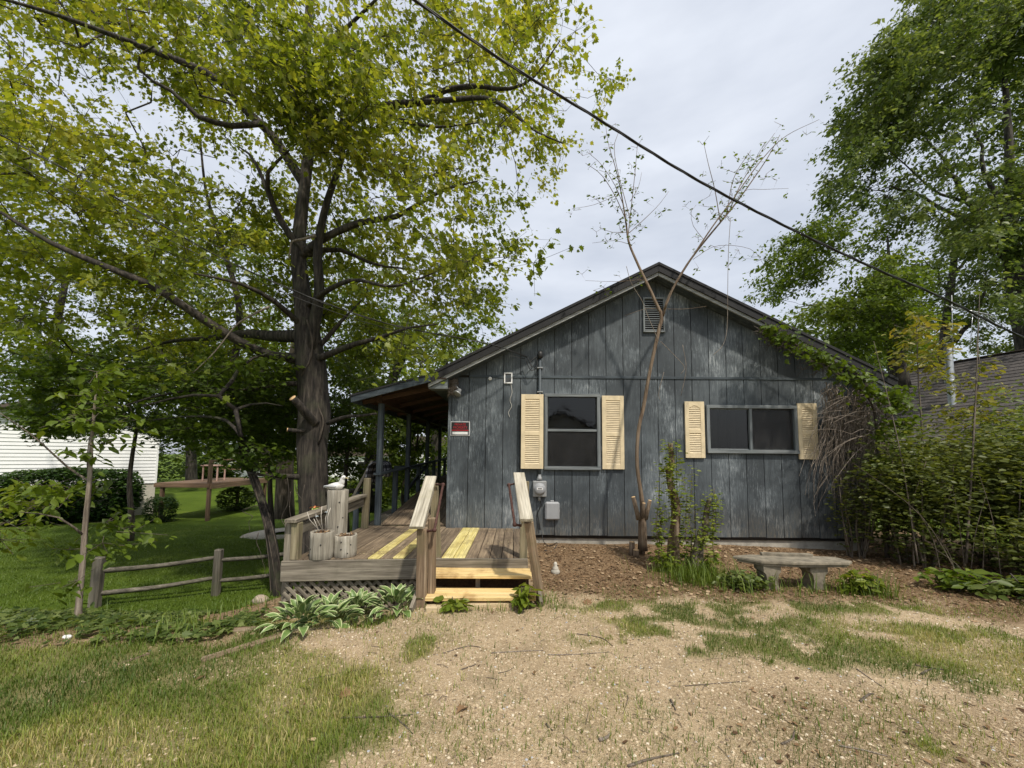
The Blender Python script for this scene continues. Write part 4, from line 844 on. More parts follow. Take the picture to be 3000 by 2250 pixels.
for s in (-1, 1):
    xe = xp + s * 3.5; ze = zp - 3.5 * nslope
    prism('roof_slab', [(xp, zp + .12), (xe, ze + .12), (xe, ze - .02), (xp, zp - .02)], -.4, 9.4, BROWNR, nh)
ex = Vector((1, .914, 0)).normalized(); ey = Vector((-.914, 1, 0)).normalized(); cN = Vector((-16.9, 18.5, 0)) - ex * 3.05
nh.matrix_basis = Matrix(((ex.x, ey.x, 0, cN.x), (ex.y, ey.y, 0, cN.y), (0, 0, 1, 0), (0, 0, 0, 1)))
# raised deck behind it
nd = thing('raised_deck', (-14, 17, -1.3), 'brown raised deck on tall posts behind the white house', 'deck'); dz_ = .30
dx0, dx1 = -15.3, -12.95; dy0, dy1 = 16.7, 20.6
for k in range(22): y = dy0 + .09 + k * .178; block('board', (dx0, y - .085, dz_ - .04), (dx1, y + .085, dz_), BROWND, nd, .003)
beam('rim_beam', (dx0, dy0 - .03, dz_ - .1), (dx1, dy0 - .03, dz_ - .1), .05, .16, BROWND, nd); beam('rim_beam', (dx1 + .03, dy0, dz_ - .13), (dx1 + .03, dy1, dz_ - .13), .05, .22, BROWND, nd)
for x, y in ((dx1 - .05, dy0 + .05), (dx0 + .3, dy0 + .05), (dx1 - .05, dy1 - .1), (dx0 + .9, dy1 - .1)):
    beam('post', (x, y, -1.5), (x, y, dz_ + (1.0 if x > -14 else -.05)), .12, .12, BROWND, nd, up=(0, 1, 0))
beam('rail', (dx0, dy1 - .1, dz_ + .95), (dx1, dy1 - .1, dz_ + .95), .09, .06, BROWND, nd); beam('rail', (dx1 - .05, dy0, dz_ + .95), (dx1 - .05, dy1, dz_ + .95), .09, .06, BROWND, nd); beam('rail', (dx0, dy1 - .1, dz_ + .45), (dx1, dy1 - .1, dz_ + .45), .06, .06, BROWND, nd)
pt = thing('patio_table', (-14.2, 18.5, dz_), 'small pinkish table standing on the brown raised deck', 'table'); PINK = m_plain('faded_pink', (.5, .33, .27), .7)
block('top', (-14.6, 18.2, dz_ + .68), (-13.8, 18.8, dz_ + .73), PINK, pt)
for x in (-14.55, -13.88):
    for y in (18.25, 18.72): block('leg', (x, y, dz_ + .002), (x + .05, y + .05, dz_ + .679), PINK, pt)
# ================================================================== brown-roofed neighbour house
A = np.array([15.2, 16.2]); dr = np.array([.26, -.966]); nr = np.array([-.966, -.26]); ZR, ZE, RUN = 5.1, 2.15, 4.0
bh = thing('brown_house', (14, 13, 0), 'low neighbouring house with brown shingle roof and metal flue', 'house')
SHG = m_wood('brown_shingle', [(.05, .044, .042), (.085, .076, .072), (.12, .108, .102)], .95, streak=(3, 30, 30), fine=(9, 120, 120), spread=.3)
def rp_(s, t): q = A + dr * s + nr * t; return np.array([q[0], q[1], ZR - (ZR - ZE) * t / RUN])
nrm = np.cross(np.append(dr, 0), np.append(nr, -(ZR - ZE) / RUN)); nrm = nrm / np.linalg.norm(nrm); nrm = nrm if nrm[2] > 0 else -nrm
NC = 24
for k in range(NC):
    t0, t1 = RUN * k / NC, RUN * (k + 1) / NC + .03; a, b, c_, d_ = rp_(-3, t0), rp_(9, t0), rp_(9, t1), rp_(-3, t1); up_ = nrm * .018
    mesh_obj('shingle_course', [a, b, c_ + up_, d_ + up_, a - nrm * .02, b - nrm * .02, c_ - nrm * .0, d_ - nrm * .0], [(3, 2, 1, 0), (7, 6, 2, 3), (0, 1, 5, 4), (0, 4, 7, 3), (1, 2, 6, 5)], SHG, bh)
back = [A + dr * s - nr * RUN for s in (-3, 9)]; r0_, r1_ = rp_(-3, 0), rp_(9, 0)
mesh_obj('rear_roof', [r0_, r1_, (*back[1], ZE), (*back[0], ZE)], [(0, 1, 2, 3)], SHG, bh)
e0, e1 = rp_(-3, RUN + .05), rp_(9, RUN + .05); beam('gutter', e0 + np.array([0, 0, -.06]), e1 + np.array([0, 0, -.06]), .1, .09, m_plain('tan_gutter', (.25, .22, .18), .5), bh)
w0, w1 = rp_(-2.6, RUN - .4), rp_(8.6, RUN - .4); beam('wall', (w0[0], w0[1], 1.0), (w1[0], w1[1], 1.0), .15, 2.3, BROWND, bh)
for s in (-2.6, 8.6):
    q = [rp_(s, RUN - .4), rp_(s, 0), None]; q2 = A + dr * s - nr * (RUN - .4); mesh_obj('gable_wall', [(q[0][0], q[0][1], -.2), (q2[0], q2[1], -.2), (q2[0], q2[1], ZE + .25), (q[1][0], q[1][1], ZR - .1), (q[0][0], q[0][1], ZE + .25)], [(0, 1, 2, 3, 4)], BROWND, bh)
beam('ridge_cap', rp_(-3, 0) + np.array([0, 0, .012]), rp_(9, 0) + np.array([0, 0, .012]), .22, .03, BROWNR, bh)
fc_ = P(2786, 1130, 12.4); fk = part('flue', fc_, bh); FLUE = m_plain('galvanised_flue', (.4, .42, .43), .5, .5, .2)
ft = P(2777, 1005, 12.4); lathe('flue_pipe', [(.095, -.9), (.095, ft[2] - fc_[2]), (.085, ft[2] - fc_[2] + .02)], fc_, FLUE, fk, 16); lathe('flue_collar', [(.125, .18), (.14, .16), (.14, .1), (.125, .08)], fc_, FLUE, fk, 16); zz = ft[2] - fc_[2]
lathe('flue_cap', [(.1, zz), (.1, zz + .06), (.19, zz + .09), (.19, zz + .12), (.12, zz + .18), (.001, zz + .2)], fc_, BLACKR, fk, 16)
# television aerial
ab = P(2870, 905, 12.0); an = thing('television_aerial', P(2850, 1000, 12.0), 'spiky metal television aerial above the brown roof', 'aerial'); ALU = m_plain('aluminium_rod', (.55, .56, .57), .35, .7, .1)
m0, m1 = P(2788, 865, 12.0), P(2792, 1040, 12.0); tube('mast', [m1, m0], .012, ALU, an, 8)
b0, b1 = P(2780, 898, 12.0), P(2900, 922, 11.4); tube('boom', [b0, b1], .017, ALU, an, 8)
for f in np.linspace(.05, 1, 9):
    q = b0 + (b1 - b0) * f; L = 1.25 - .75 * f; e = np.array([.75, .5, .12]) / .91; e2 = np.array([.72, .1, -.42]) / .84
    tube('element', [q - e * L * .6, q + e * L * .9], .008, ALU, an, 5)
    if f > .4: tube('element', [q, q + e2 * L * 1.2], .008, ALU, an, 5)
for u in (2850, 2868): tube('strut', [P(u, 915, 11.8), P(u - 8, 1025, 11.9)], .008, ALU, an, 5)

# ================================================================== bits on the ground
def on_ground(u, v, lift=0.):
    p = G(u, v, 0.)
    for _ in range(12): p = G(u, v, float(hgt(p[0], p[1])) + lift)
    return p
def rock(u, v, r, sq, label, seed, m_=None, cat='stone', group=None):
    c = on_ground(u, v); bm = bmesh.new(); bmesh.ops.create_icosphere(bm, subdivisions=3, radius=1.0); q = np.random.default_rng(seed); ph = q.random(9) * 6.28
    for vv in bm.verts:
        d = 1 + .14 * math.sin(vv.co.x * 2.3 + ph[0]) + .1 * math.sin(vv.co.y * 3.1 + ph[1]) + .08 * math.sin(vv.co.z * 4 + vv.co.x * 3 + ph[2]) + .03 * math.sin(vv.co.x * 9 + vv.co.y * 8 + ph[3])
        vv.co = Vector((vv.co.x * d * r, vv.co.y * d * r * .8, vv.co.z * d * r * sq))
    me = bpy.data.meshes.new('stone'); bm.to_mesh(me); bm.free(); me.materials.append(m_ or STONE); me.polygons.foreach_set('use_smooth', [True] * len(me.polygons))
    return tag(put(bpy.data.objects.new('stone', me), Matrix.Translation(V(c) + Vector((0, 0, r * sq * .35)))), label, cat, group)
rock(760, 1764, .125, .62, 'tan field stone at the foot of the leaning trunk', 3)
rock(200, 1868, .035, .5, 'small white stone half hidden in the bank weeds', 6, WHITE)
rock(470, 1825, .09, .35, 'flat grey stone among the bank weeds', 9)
# timber edging in the grass
for (p, q, lab) in (((590, 1938), (832, 1862), 'long half-buried timber edging in the grass below the hosta'), ((662, 1852), (790, 1842), 'short flat grey plank lying near the hosta'), ((345, 1948), (440, 1915), 'small orange-brown stick of wood lying in the lawn edge')):
    a, b = on_ground(*p), on_ground(*q); tag(beam('timber', a + np.array([0, 0, .0]), b + np.array([0, 0, .0]), .07 if 'orange' not in lab else .025, .05 if 'orange' not in lab else .02, NEWELW, None, ch=.012), lab, 'timber')

# ================================================================== trees
LEAF_A = m_leaf('maple_leaf', [(0, (.062, .1, .012)), (.4, (.138, .187, .02)), (.75, (.245, .282, .036)), (1, (.37, .36, .058))], .52)
LEAF_D = m_leaf('dark_leaf', [(0, (.038, .072, .009)), (.5, (.085, .135, .016)), (1, (.165, .215, .034))], .45)
LEAF_R = m_leaf('green_maple_leaf', [(0, (.042, .075, .016)), (.5, (.1, .145, .034)), (1, (.22, .265, .085))], .42)
LEAF_B = m_leaf('spring_leaf', [(0, (.06, .1, .01)), (.5, (.13, .19, .02)), (1, (.26, .29, .045))], .42)
LEAF_O = m_leaf('olive_leaf', [(0, (.045, .06, .014)), (.5, (.1, .125, .028)), (1, (.2, .22, .06))], .4)
LEAF_Y = m_leaf('yellowing_leaf', [(0, (.1, .13, .02)), (.5, (.22, .22, .035)), (.85, (.34, .28, .05)), (1, (.3, .15, .05))], .4)
HEDGE = m_leaf('hedge_leaf', [(0, (.012, .035, .005)), (.6, (.03, .07, .009)), (1, (.07, .125, .016))], .25)
def L4(pts, r0, r1): return [np.append(P(u, v, y), r) for (u, v, y), r in zip(pts, np.linspace(r0, r1, len(pts)))]
def finish(t, W, mbark, mleaf, r, per, spread, leaves, lsp, size, tmpl, tri, tint0=.0, tint1=1., trunk_sides=16, lump=.06, flat=.55, tip=.0035, twig_sides=5, droop=.35, tint_h=None, tilt=.6, bark2=None):
    """trunk mesh, branch mesh and crown mesh of a grown tree"""
    mains = W.main; g_ = [tube_geo(c[:, :3], c[:, 3], trunk_sides if i == 0 else max(8, trunk_sides // 2), lump=lump, seed=i) for i, c in enumerate(mains)]
    np_mesh('trunk', *g_[0], mbark, t, True)
    W.radii(tip); n_main = sum(len(c) for c in mains); tips = np.array([W.p[i] for i in W.tips])
    Rs = list(W.r); W.r = [0] * n_main + Rs[n_main:]
    for i in range(n_main, len(W.p)):
        if W.par[i] < n_main: pass
    P_ = W.twig_geo(twig_sides); sub, lp = foliage(tips, r, per, spread, leaves, lsp, flat); sp = spokes_geo(tips, sub, per)
    np_mesh('branches', *join(g_[1:] + [P_, sp]), bark2 or mbark, t, True)['kind'] = 'stuff'
    ok = lp[:, 2] > hgt(lp[:, 0], lp[:, 1]) + .05; lp = lp[ok]
    inh = (lp[:, 1] > 6.4) & (lp[:, 0] > -2.95) & (lp[:, 0] < 6.7) & (lp[:, 2] < 5.1 - .5 * np.abs(lp[:, 0] - 2.47)) & (lp[:, 1] < 17.2); lp = lp[~inh]
    c0 = lp.mean(0); od = lp - c0; od[:, 2] = 0; od /= np.linalg.norm(od, axis=1)[:, None] + .5
    s = size * (.45 + .95 * r.random(len(lp))); v, tr = leaf_geo(lp, s, tmpl, tri, r, od * .6, droop, tilt)
    cl = fbm(N1, lp[:, 0] * .9 + lp[:, 1] * .5, lp[:, 2] * .9 + lp[:, 1] * .4); tint = tint0 + (tint1 - tint0) * np.clip(.5 * r.random(len(lp)) + .95 * (cl - .25), 0, 1)
    if tint_h: tint = np.clip(tint + tint_h[2] * sstep(tint_h[0], tint_h[1], lp[:, 2]), 0, 1)
    cr = np_mesh('crown', v, tr, mleaf, t, False, dict(tint=np.repeat(tint, len(tmpl)))); cr['kind'] = 'stuff'; return t
def bush(name, label, c, rad, n, size, ml, seed, boxy=.0, cat='shrub', stems=True, tmpl=RHOMB, tri=RHOMB_T, t0=0., t1=1., shell=.75, group=None, mb=BARKD, wob=.25, rot=0.):
    r = np.random.default_rng(seed); rad = np.array(rad); t = thing(name, c, label, cat, group); d = r.normal(0, 1, (n, 3)); d /= np.linalg.norm(d, axis=1)[:, None]
    if boxy: d = d / ((np.abs(d) ** boxy).sum(1) ** (1 / boxy))[:, None]
    k = shell + (1 - shell) * r.random(n); lump = 1 + wob * (fbm(N2, d[:, 0] * 2.3 + seed, d[:, 2] * 2.3 + d[:, 1]) - .5); q = d * rad * (k * lump)[:, None]; q[:, :2] = np.stack([q[:, 0] * math.cos(rot) - q[:, 1] * math.sin(rot), q[:, 0] * math.sin(rot) + q[:, 1] * math.cos(rot)], 1); p = np.array(c) + np.array([0, 0, rad[2]]) + q
    p = p[p[:, 2] > hgt(p[:, 0], p[:, 1]) + .02]; od = d[:len(p)] * .5
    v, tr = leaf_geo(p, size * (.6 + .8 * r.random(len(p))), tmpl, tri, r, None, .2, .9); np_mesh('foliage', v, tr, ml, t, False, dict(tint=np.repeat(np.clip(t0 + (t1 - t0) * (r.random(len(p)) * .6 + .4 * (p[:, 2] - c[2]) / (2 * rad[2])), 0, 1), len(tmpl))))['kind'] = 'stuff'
    if stems:
        g_ = []
        for i in range(stems if stems is not True else 12):
            a = r.random() * 6.28; f = np.sqrt(r.random()) * .8; e = np.array(c) + np.array([math.cos(a) * rad[0] * f, math.sin(a) * rad[1] * f, rad[2] * (1.0 + .7 * r.random())]); b = np.array(c) + np.array([math.cos(a) * rad[0] * .25, math.sin(a) * rad[1] * .25, -.05])
            m_ = (b + e) / 2 + r.normal(0, .08, 3) * rad[0]; g_.append(tube_geo(catmull([b, m_, e], 5), np.linspace(.014, .004, 11), 5))
        np_mesh('stems', *join(g_), mb, t, True)['kind'] = 'stuff'
    return t
def gpt(x, y): return (x, y, float(hgt(x, y)))
# ---- the big tree beside the deck
r = np.random.default_rng(21)
bt = thing('big_tree', (-3.8, 7.5, -.6), 'massive spreading tree with dark trunk behind the deck railing', 'tree')
W = Wood(1)
tr_ = [(925, 1690, 7.5, .36), (925, 1600, 7.5, .31), (922, 1500, 7.5, .275), (918, 1380, 7.5, .262), (916, 1290, 7.5, .27), (922, 1225, 7.5, .285), (918, 1150, 7.5, .262), (912, 1080, 7.5, .265), (904, 1010, 7.5, .24), (894, 930, 7.5, .185), (884, 850, 7.55, .155), (876, 730, 7.6, .135), (890, 560, 7.7, .115), (912, 350, 7.8, .1), (898, 150, 7.9, .08), (915, -90, 8.0, .07), (925, -320, 8.1, .04)]
W.limb([np.append(P(u, v, y), q) for u, v, y, q in tr_], .16)
limbs = [([(895, 1050, 7.45), (840, 1048, 7.35), (790, 1040, 7.2), (700, 1000, 6.9), (580, 925, 6.5), (450, 840, 6.1), (330, 790, 5.8), (210, 740, 5.6), (110, 690, 5.4), (-20, 610, 5.2), (-160, 560, 5.0)], .11, .03),
         ([(908, 1030, 7.4), (922, 950, 7.35), (936, 850, 7.25), (930, 730, 7.15), (958, 590, 7.1), (1005, 450, 7.1), (1000, 330, 7.0), (1040, 200, 6.9)], .13, .03),
         ([(885, 985, 7.6), (800, 985, 7.9), (720, 978, 8.2), (620, 990, 8.6), (500, 1000, 9.0), (400, 1030, 9.3)], .13, .03),
         ([(895, 1125, 7.4), (820, 1125, 7.3), (750, 1141, 7.2), (623, 1141, 7.0), (480, 1155, 6.8), (330, 1200, 6.6)], .05, .015),
         ([(935, 1050, 7.4), (970, 1035, 7.3), (1040, 1008, 7.1), (1110, 990, 6.9), (1190, 962, 6.7), (1280, 950, 6.5)], .07, .02),
         ([(940, 1010, 7.5), (975, 970, 7.6), (1010, 930, 7.7), (1060, 880, 7.8)], .06, .03),
         ([(895, 740, 7.5), (949, 698, 7.3), (1058, 651, 7.0), (1153, 637, 6.7), (1227, 597, 6.4), (1302, 556, 6.2), (1400, 530, 6.0)], .085, .025),
         ([(905, 745, 7.5), (990, 730, 7.6), (1100, 775, 7.7), (1220, 790, 7.8)], .06, .02),
         ([(885, 720, 7.5), (850, 690, 7.4), (800, 600, 7.2), (780, 520, 7.0), (815, 470, 6.8), (870, 420, 6.6)], .08, .025),
         ([(800, 600, 7.2), (745, 470, 7.3), (700, 430, 7.4)], .045, .02),
         ([(890, 540, 7.7), (800, 400, 7.6), (717, 320, 7.4), (627, 225, 7.1), (452, 150, 6.8), (362, 115, 6.6), (181, 48, 6.3), (20, 0, 6.0), (-140, -40, 5.8)], .095, .03),
         ([(760, 362, 7.45), (669, 368, 7.1), (560, 331, 6.9), (530, 283, 6.8), (434, 229, 6.6), (398, 175, 6.5), (476, 120, 6.3)], .06, .02),
         ([(900, 430, 7.8), (1000, 370, 8.0), (1130, 310, 8.0), (1230, 300, 7.9), (1300, 265, 7.8), (1400, 252, 7.7), (1480, 262, 7.6), (1560, 230, 7.5), (1640, 120, 7.4)], .105, .02),
         ([(1230, 300, 7.9), (1330, 292, 7.7), (1430, 288, 7.5), (1500, 330, 7.3), (1570, 385, 7.2), (1650, 420, 7.1)], .06, .015),
         ([(1120, 335, 8.0), (1200, 358, 7.8), (1280, 372, 7.6), (1400, 360, 7.4)], .05, .015),
         ([(895, 900, 7.5), (960, 850, 7.0), (1040, 820, 6.6), (1150, 840, 6.3), (1270, 800, 6.1)], .06, .02),
         ([(880, 950, 7.4), (800, 880, 6.8), (700, 830, 6.2), (560, 800, 5.7)], .06, .02),
         ([(900, 250, 7.8), (980, 120, 7.4), (1080, 20, 7.0), (1180, -80, 6.8)], .06, .02)]
for pts, a, b in limbs: W.limb(L4(pts, a, min(b, .011)))
CROWN = [(-120, -60), (1715, -60), (1715, 80), (1750, 150), (1810, 250), (1770, 330), (1700, 400), (1627, 440), (1640, 490), (1600, 570), (1545, 590), (1485, 630), (1478, 655), (1550, 719), (1595, 760), (1532, 795), (1464, 814), (1505, 868), (1437, 930), (1370, 990), (1302, 1050), (1220, 1075), (1120, 1080), (1010, 1070), (950, 1040), (840, 1060), (700, 1080), (560, 1130), (420, 1160), (200, 1160), (-100, 1140)]
HOLES = [[(300, 230), (400, 215), (510, 285), (505, 370), (400, 385), (330, 320)], [(335, 175), (415, 175), (415, 228), (345, 228)], [(-120, 40), (70, 40), (95, 120), (50, 180), (-120, 180)], [(1200, 130), (1265, 130), (1265, 210), (1205, 205)], [(1125, 395), (1250, 395), (1280, 440), (1130, 430)], [(1330, 440), (1520, 420), (1600, 460), (1560, 560), (1420, 540)], [(1130, 600), (1200, 560), (1230, 575), (1180, 620)], [(1270, 690), (1480, 620), (1500, 690), (1400, 740)], [(150, 290), (230, 280), (230, 380), (160, 390)]]
av = []
for pts, a, b in limbs:
    c = catmull(pts, 6)
    for i, q in enumerate(c): av.append((q[0], q[1], q[2], 30 + 420 * (a + (b - a) * i / len(c))))
for u, v, y, q in tr_:
    if v > 620: av.append((u, v, y, 85))
av = np.array(av)
tg = crown_pts(930, CROWN, 7.7, 1.5, 5.3, 12, r, HOLES, .95, av, .49)
tg = np.vstack([tg, crown_pts(105, [(620, 40), (760, 20), (1000, 60), (1100, 200), (1150, 380), (1330, 640), (1200, 560), (1000, 480), (860, 420), (700, 300)], 6.1, .5, 5.2, 7.2, r, (), 1.1, None, .5)])
W.reach(tg, .2, .42, .05)
finish(bt, W, BARK, LEAF_A, r, 7, .33, 10, .10, .088, MAPLE, MAPLE_T, 0., .85, 24, .07, .6, .005, 5, tint_h=(1.5, 7.5, .3), droop=.6, tilt=.8)
# pruned stubs and dead limbs of the big tree
for k, (pts, a, b, cut) in enumerate((([(925, 1240, 7.3), (900, 1215, 7.12), (878, 1188, 6.98), (857, 1166, 6.86)], .085, .062, True), ([(900, 1262, 7.3), (870, 1262, 7.15), (842, 1259, 7.05)], .045, .035, True), ([(885, 1398, 7.35), (830, 1395, 7.1), (780, 1392, 6.9), (725, 1386, 6.7)], .06, .02, False), ([(960, 1240, 7.3), (1010, 1222, 7.1), (1055, 1218, 6.9), (1102, 1212, 6.7)], .04, .02, False), ([(960, 1442, 7.35), (1000, 1440, 7.6), (1060, 1436, 8.0)], .07, .04, False))):
    c = catmull([P(*q) for q in pts], 5); o = tube('branch_stub', c, np.linspace(a, b, len(c)), BARK, bt, 12, lump=.05)
    if cut:
        d = c[-1] - c[-2]; d /= np.linalg.norm(d); v, t = tube_geo([c[-1] - d * .004, c[-1] + d * .006], b * 1.0, 14); o2 = np_mesh('cut_face', v, t, CUTW, o, False)
tag(tube('broken_branch', catmull([P(u, v, 6.2) for u, v in ((565, 1093), (630, 1030), (690, 955), (735, 925), (790, 898))], 6), np.linspace(.006, .018, 25), DEADW, None, 7), 'pale broken dead branch caught below the long limb', 'branch')
tag(tube('snapped_limb', catmull([P(u, v, 7.0) for u, v in ((845, 760), (850, 735), (856, 708), (890, 700), (925, 690))], 6), np.linspace(.01, .03, 25), DEADW, None, 7), 'short pale snapped limb high on the big trunk', 'branch')
# vine cords climbing the trunk
for k, pts in enumerate(([(948, 1300), (962, 1240), (950, 1200), (935, 1150), (930, 1080), (920, 1020), (925, 960)], [(905, 1110), (930, 1060), (935, 1010), (920, 950)])):
    c = catmull([P(u, v, 7.5) + np.array([0, -.265 if k else -.2, 0]) for u, v in pts], 6); tag(tube('vine_cord', c, .016, BARKD, None, 6), ['thick vine cord hugging the big trunk at mid height', 'short vine cord on the fork of the big trunk'][k], 'vine')
# ---- leaning vine-wrapped tree
r = np.random.default_rng(31); lt = thing('leaning_tree', on_ground(815, 1740), 'slim leaning tree wrapped in vines beside the fence', 'tree'); W = Wood(2)
lb = on_ground(818, 1742)
W.limb([np.append(lb + np.array([0, 0, -.1]), .11)] + [np.append(P(u, v, y), q * .8) for u, v, y, q in [(808, 1690, lb[1], .115), (800, 1600, lb[1] + .05, .1), (780, 1510, lb[1] + .15, .095), (755, 1430, lb[1] + .3, .09), (728, 1360, lb[1] + .45, .085), (706, 1280, lb[1] + .6, .08), (690, 1200, lb[1] + 1.0, .072), (682, 1130, lb[1] + 1.4, .07), (688, 1050, lb[1] + 1.7, .068), (702, 960, lb[1] + 1.9, .066), (694, 860, lb[1] + 2.1, .06), (664, 760, lb[1] + 2.2, .054), (628, 650, lb[1] + 2.3, .046), (600, 540, lb[1] + 2.4, .036), (585, 400, lb[1] + 2.5, .015)]], .14)
for pts, a, b in (([(690, 1200, 6.4), (640, 1160, 6.2), (540, 1160, 6.0), (420, 1190, 5.8)], .035, .012), ([(706, 1280, 6.2), (660, 1230, 6.5), (560, 1220, 6.8), (450, 1230, 7)], .03, .012), ([(677, 1120, 6.5), (720, 1060, 6.8), (800, 1030, 7)], .03, .012), ([(690, 1200, 6.4), (760, 1180, 6.8), (830, 1190, 7.1)], .025, .01)): W.limb(L4(pts, a, b))
POLY2 = [(120, 1060), (880, 1050), (880, 1200), (830, 1330), (700, 1390), (600, 1290), (480, 1290), (380, 1250), (250, 1260), (130, 1300), (60, 1240), (60, 1120)]
W.reach(crown_pts(230, POLY2, 8.0, 1.0, 6.8, 10.0, r, (), .9), .2, .4, .0)
finish(lt, W, BARKL, LEAF_D, r, 6, .28, 11, .10, .088, MAPLE, MAPLE_T, .0, .9, 12, .1, .5)
for k in range(5):
    c = []; ph = k * 1.3
    for i in range(18):
        f = i / 17; j = f * (len(W.main[0]) - 1); q = W.main[0][int(j)]; a = ph + f * (5 if k % 2 else -4); c.append(q[:3] + np.array([math.cos(a), math.sin(a), 0]) * (q[3] + .006 + .012 * abs(math.sin(i * .9 + k))))
    tube('vine_strand', catmull(c, 3), .009, BARKD, lt, 5)
for k, (u, v0, v1) in enumerate(((850, 1440, 1700), (838, 1400, 1600), (890, 1420, 1660), (735, 1480, 1560), (870, 1410, 1560), (765, 1560, 1700))):
    y = 6.6 + .12 * k; q = np.random.default_rng(k); c = catmull([P(u + q.normal(0, 10), v, y) for v in np.linspace(v0, v1, 6)], 5); tube('hanging_vine', c, np.linspace(.007, .003, len(c)), BARKD, lt, 4)
# ---- background and side trees
def ptree(name, label, trunk, limbs_, poly, n, ym, ysd, ylo, yhi, mleaf, size, seed, per=5, leaves=8, spread=.5, lsp=.16, tmpl=RHOMB, tri=RHOMB_T, mb=BARK, clump=.5, t0=0., t1=1., holes=(), tint_h=None, flat=.45, thr=.44):
    r = np.random.default_rng(seed); t = thing(name, P(*trunk[0][:3]), label, 'tree', 'trees round the yard'); W = Wood(seed)
    W.limb([np.append(P(u, v, y), q) for u, v, y, q in trunk], .4)
    for pts, a, b in limbs_:
        q = catmull(pts, 3); q[1:, :2] += r.normal(0, 7, (len(q) - 1, 2)); W.limb(L4(q, a, .012), .5)
    W.reach(crown_pts(n, poly, ym, ysd, ylo, yhi, r, holes, clump, None, thr), .2, .7, .03)
    return finish(t, W, mb, mleaf, r, per, spread, leaves, lsp, size, tmpl, tri, t0, t1, 12, .08, flat, .005, 4, tint_h=tint_h, tilt=.8, droop=.5)
RP = [(x / 1.6587 + 2250, y / 1.6587) for x, y in [(700, -60), (640, 100), (575, 190), (590, 260), (470, 285), (450, 360), (415, 400), (390, 500), (320, 580), (340, 670), (330, 730), (450, 765), (345, 860), (295, 890), (330, 945), (270, 990), (370, 1020), (480, 1050), (640, 1110), (760, 1170), (850, 1250), (960, 1330), (1100, 1450), (1420, 1560), (1420, -60)]]
ptree('tall_maple', 'tall dense dark green maple rising behind the brown roof', [(3040, 1150, 16.5, .42), (3010, 980, 16.5, .36), (2985, 850, 16.4, .33), (2965, 760, 16.3, .28), (2960, 600, 16.2, .2), (2955, 400, 16.1, .13), (2940, 150, 16, .07), (2950, -80, 16, .03)],
      [([(2968, 770, 16.3), (2900, 680, 16), (2820, 560, 15.6), (2760, 470, 15.2), (2700, 380, 15)], .18, .05), ([(2960, 700, 16.2), (2900, 560, 16), (2870, 430, 15.8), (2840, 280, 15.6)], .14, .05), ([(2890, 660, 16), (2780, 620, 15.5), (2650, 560, 15.2), (2550, 560, 15)], .09, .03), ([(2840, 590, 15.7), (2740, 560, 15.4), (2600, 440, 15)], .07, .03), ([(2960, 600, 16.2), (3060, 480, 16.4), (3100, 350, 16.6)], .1, .04)],
      RP, 680, 15.4, 1.8, 11.5, 20, LEAF_R, .165, 41, 8, 14, .46, .15, flat=.35, thr=.45, holes=[[(2790, 740), (2850, 700), (2900, 790), (2860, 850), (2800, 830)]], tint_h=(6, 14, .12))
RM = [(x / 1.6587 + 2250, y / 1.6587) for x, y in [(0, 1290), (70, 1190), (130, 1130), (210, 1060), (330, 1050), (380, 1130), (520, 1100), (640, 1190), (720, 1400), (720, 1560), (600, 1740), (300, 1760), (180, 1640), (60, 1510), (-20, 1500), (-60, 1400)]]
ptree('yard_maple', 'smaller spreading maple with forked limbs behind the house roof', [(2640, 1140, 13.5, .26), (2622, 1040, 13.5, .22), (2605, 960, 13.5, .2), (2607, 880, 13.5, .15), (2605, 780, 13.5, .07), (2600, 690, 13.5, .02)],
      [([(2615, 1000, 13.5), (2560, 940, 13.2), (2500, 905, 13), (2430, 895, 12.8), (2340, 900, 12.5)], .12, .03), ([(2608, 960, 13.5), (2560, 880, 13.2), (2520, 820, 13)], .1, .03), ([(2607, 900, 13.5), (2650, 820, 13.8), (2690, 760, 14)], .08, .03), ([(2612, 980, 13.5), (2680, 960, 13.8), (2740, 970, 14)], .07, .03)],
      RM, 240, 13.0, 1.3, 10.5, 16.5, LEAF_B, .125, 43, 8, 12, .38, .13, flat=.35, thr=.45, t0=0., t1=.75)
ptree('slim_tree', 'slim dark-trunked tree standing between the maple and brown roof', [(2760, 1180, 19, .2), (2765, 1020, 19, .18), (2780, 880, 19, .16), (2795, 760, 19, .13), (2800, 660, 19, .08)], [([(2790, 800, 19), (2840, 740, 19), (2880, 700, 19)], .08, .03), ([(2800, 1000, 19), (2870, 900, 18.6), (2890, 780, 18.4)], .12, .04), ([(2785, 850, 19), (2740, 800, 19), (2700, 740, 19)], .07, .03)],
      [(2680, 650), (2900, 640), (3150, 820), (3150, 1060), (2880, 1060), (2820, 980), (2700, 960), (2650, 800)], 150, 19.5, 1.5, 17, 23, LEAF_R, .16, 44, 8, 13, .5, .17, flat=.3)
ptree('far_right_tree', 'pale spring-green tree far behind the blue roof', [(2500, 1190, 27, .25), (2490, 1040, 27, .2), (2480, 960, 27, .12), (2480, 900, 27, .06)], [], [(2230, 1090), (2260, 960), (2400, 880), (2560, 880), (2720, 900), (2760, 1100)], 130, 27, 2, 23, 31, LEAF_B, .3, 45, 6, 9, .8, .3)
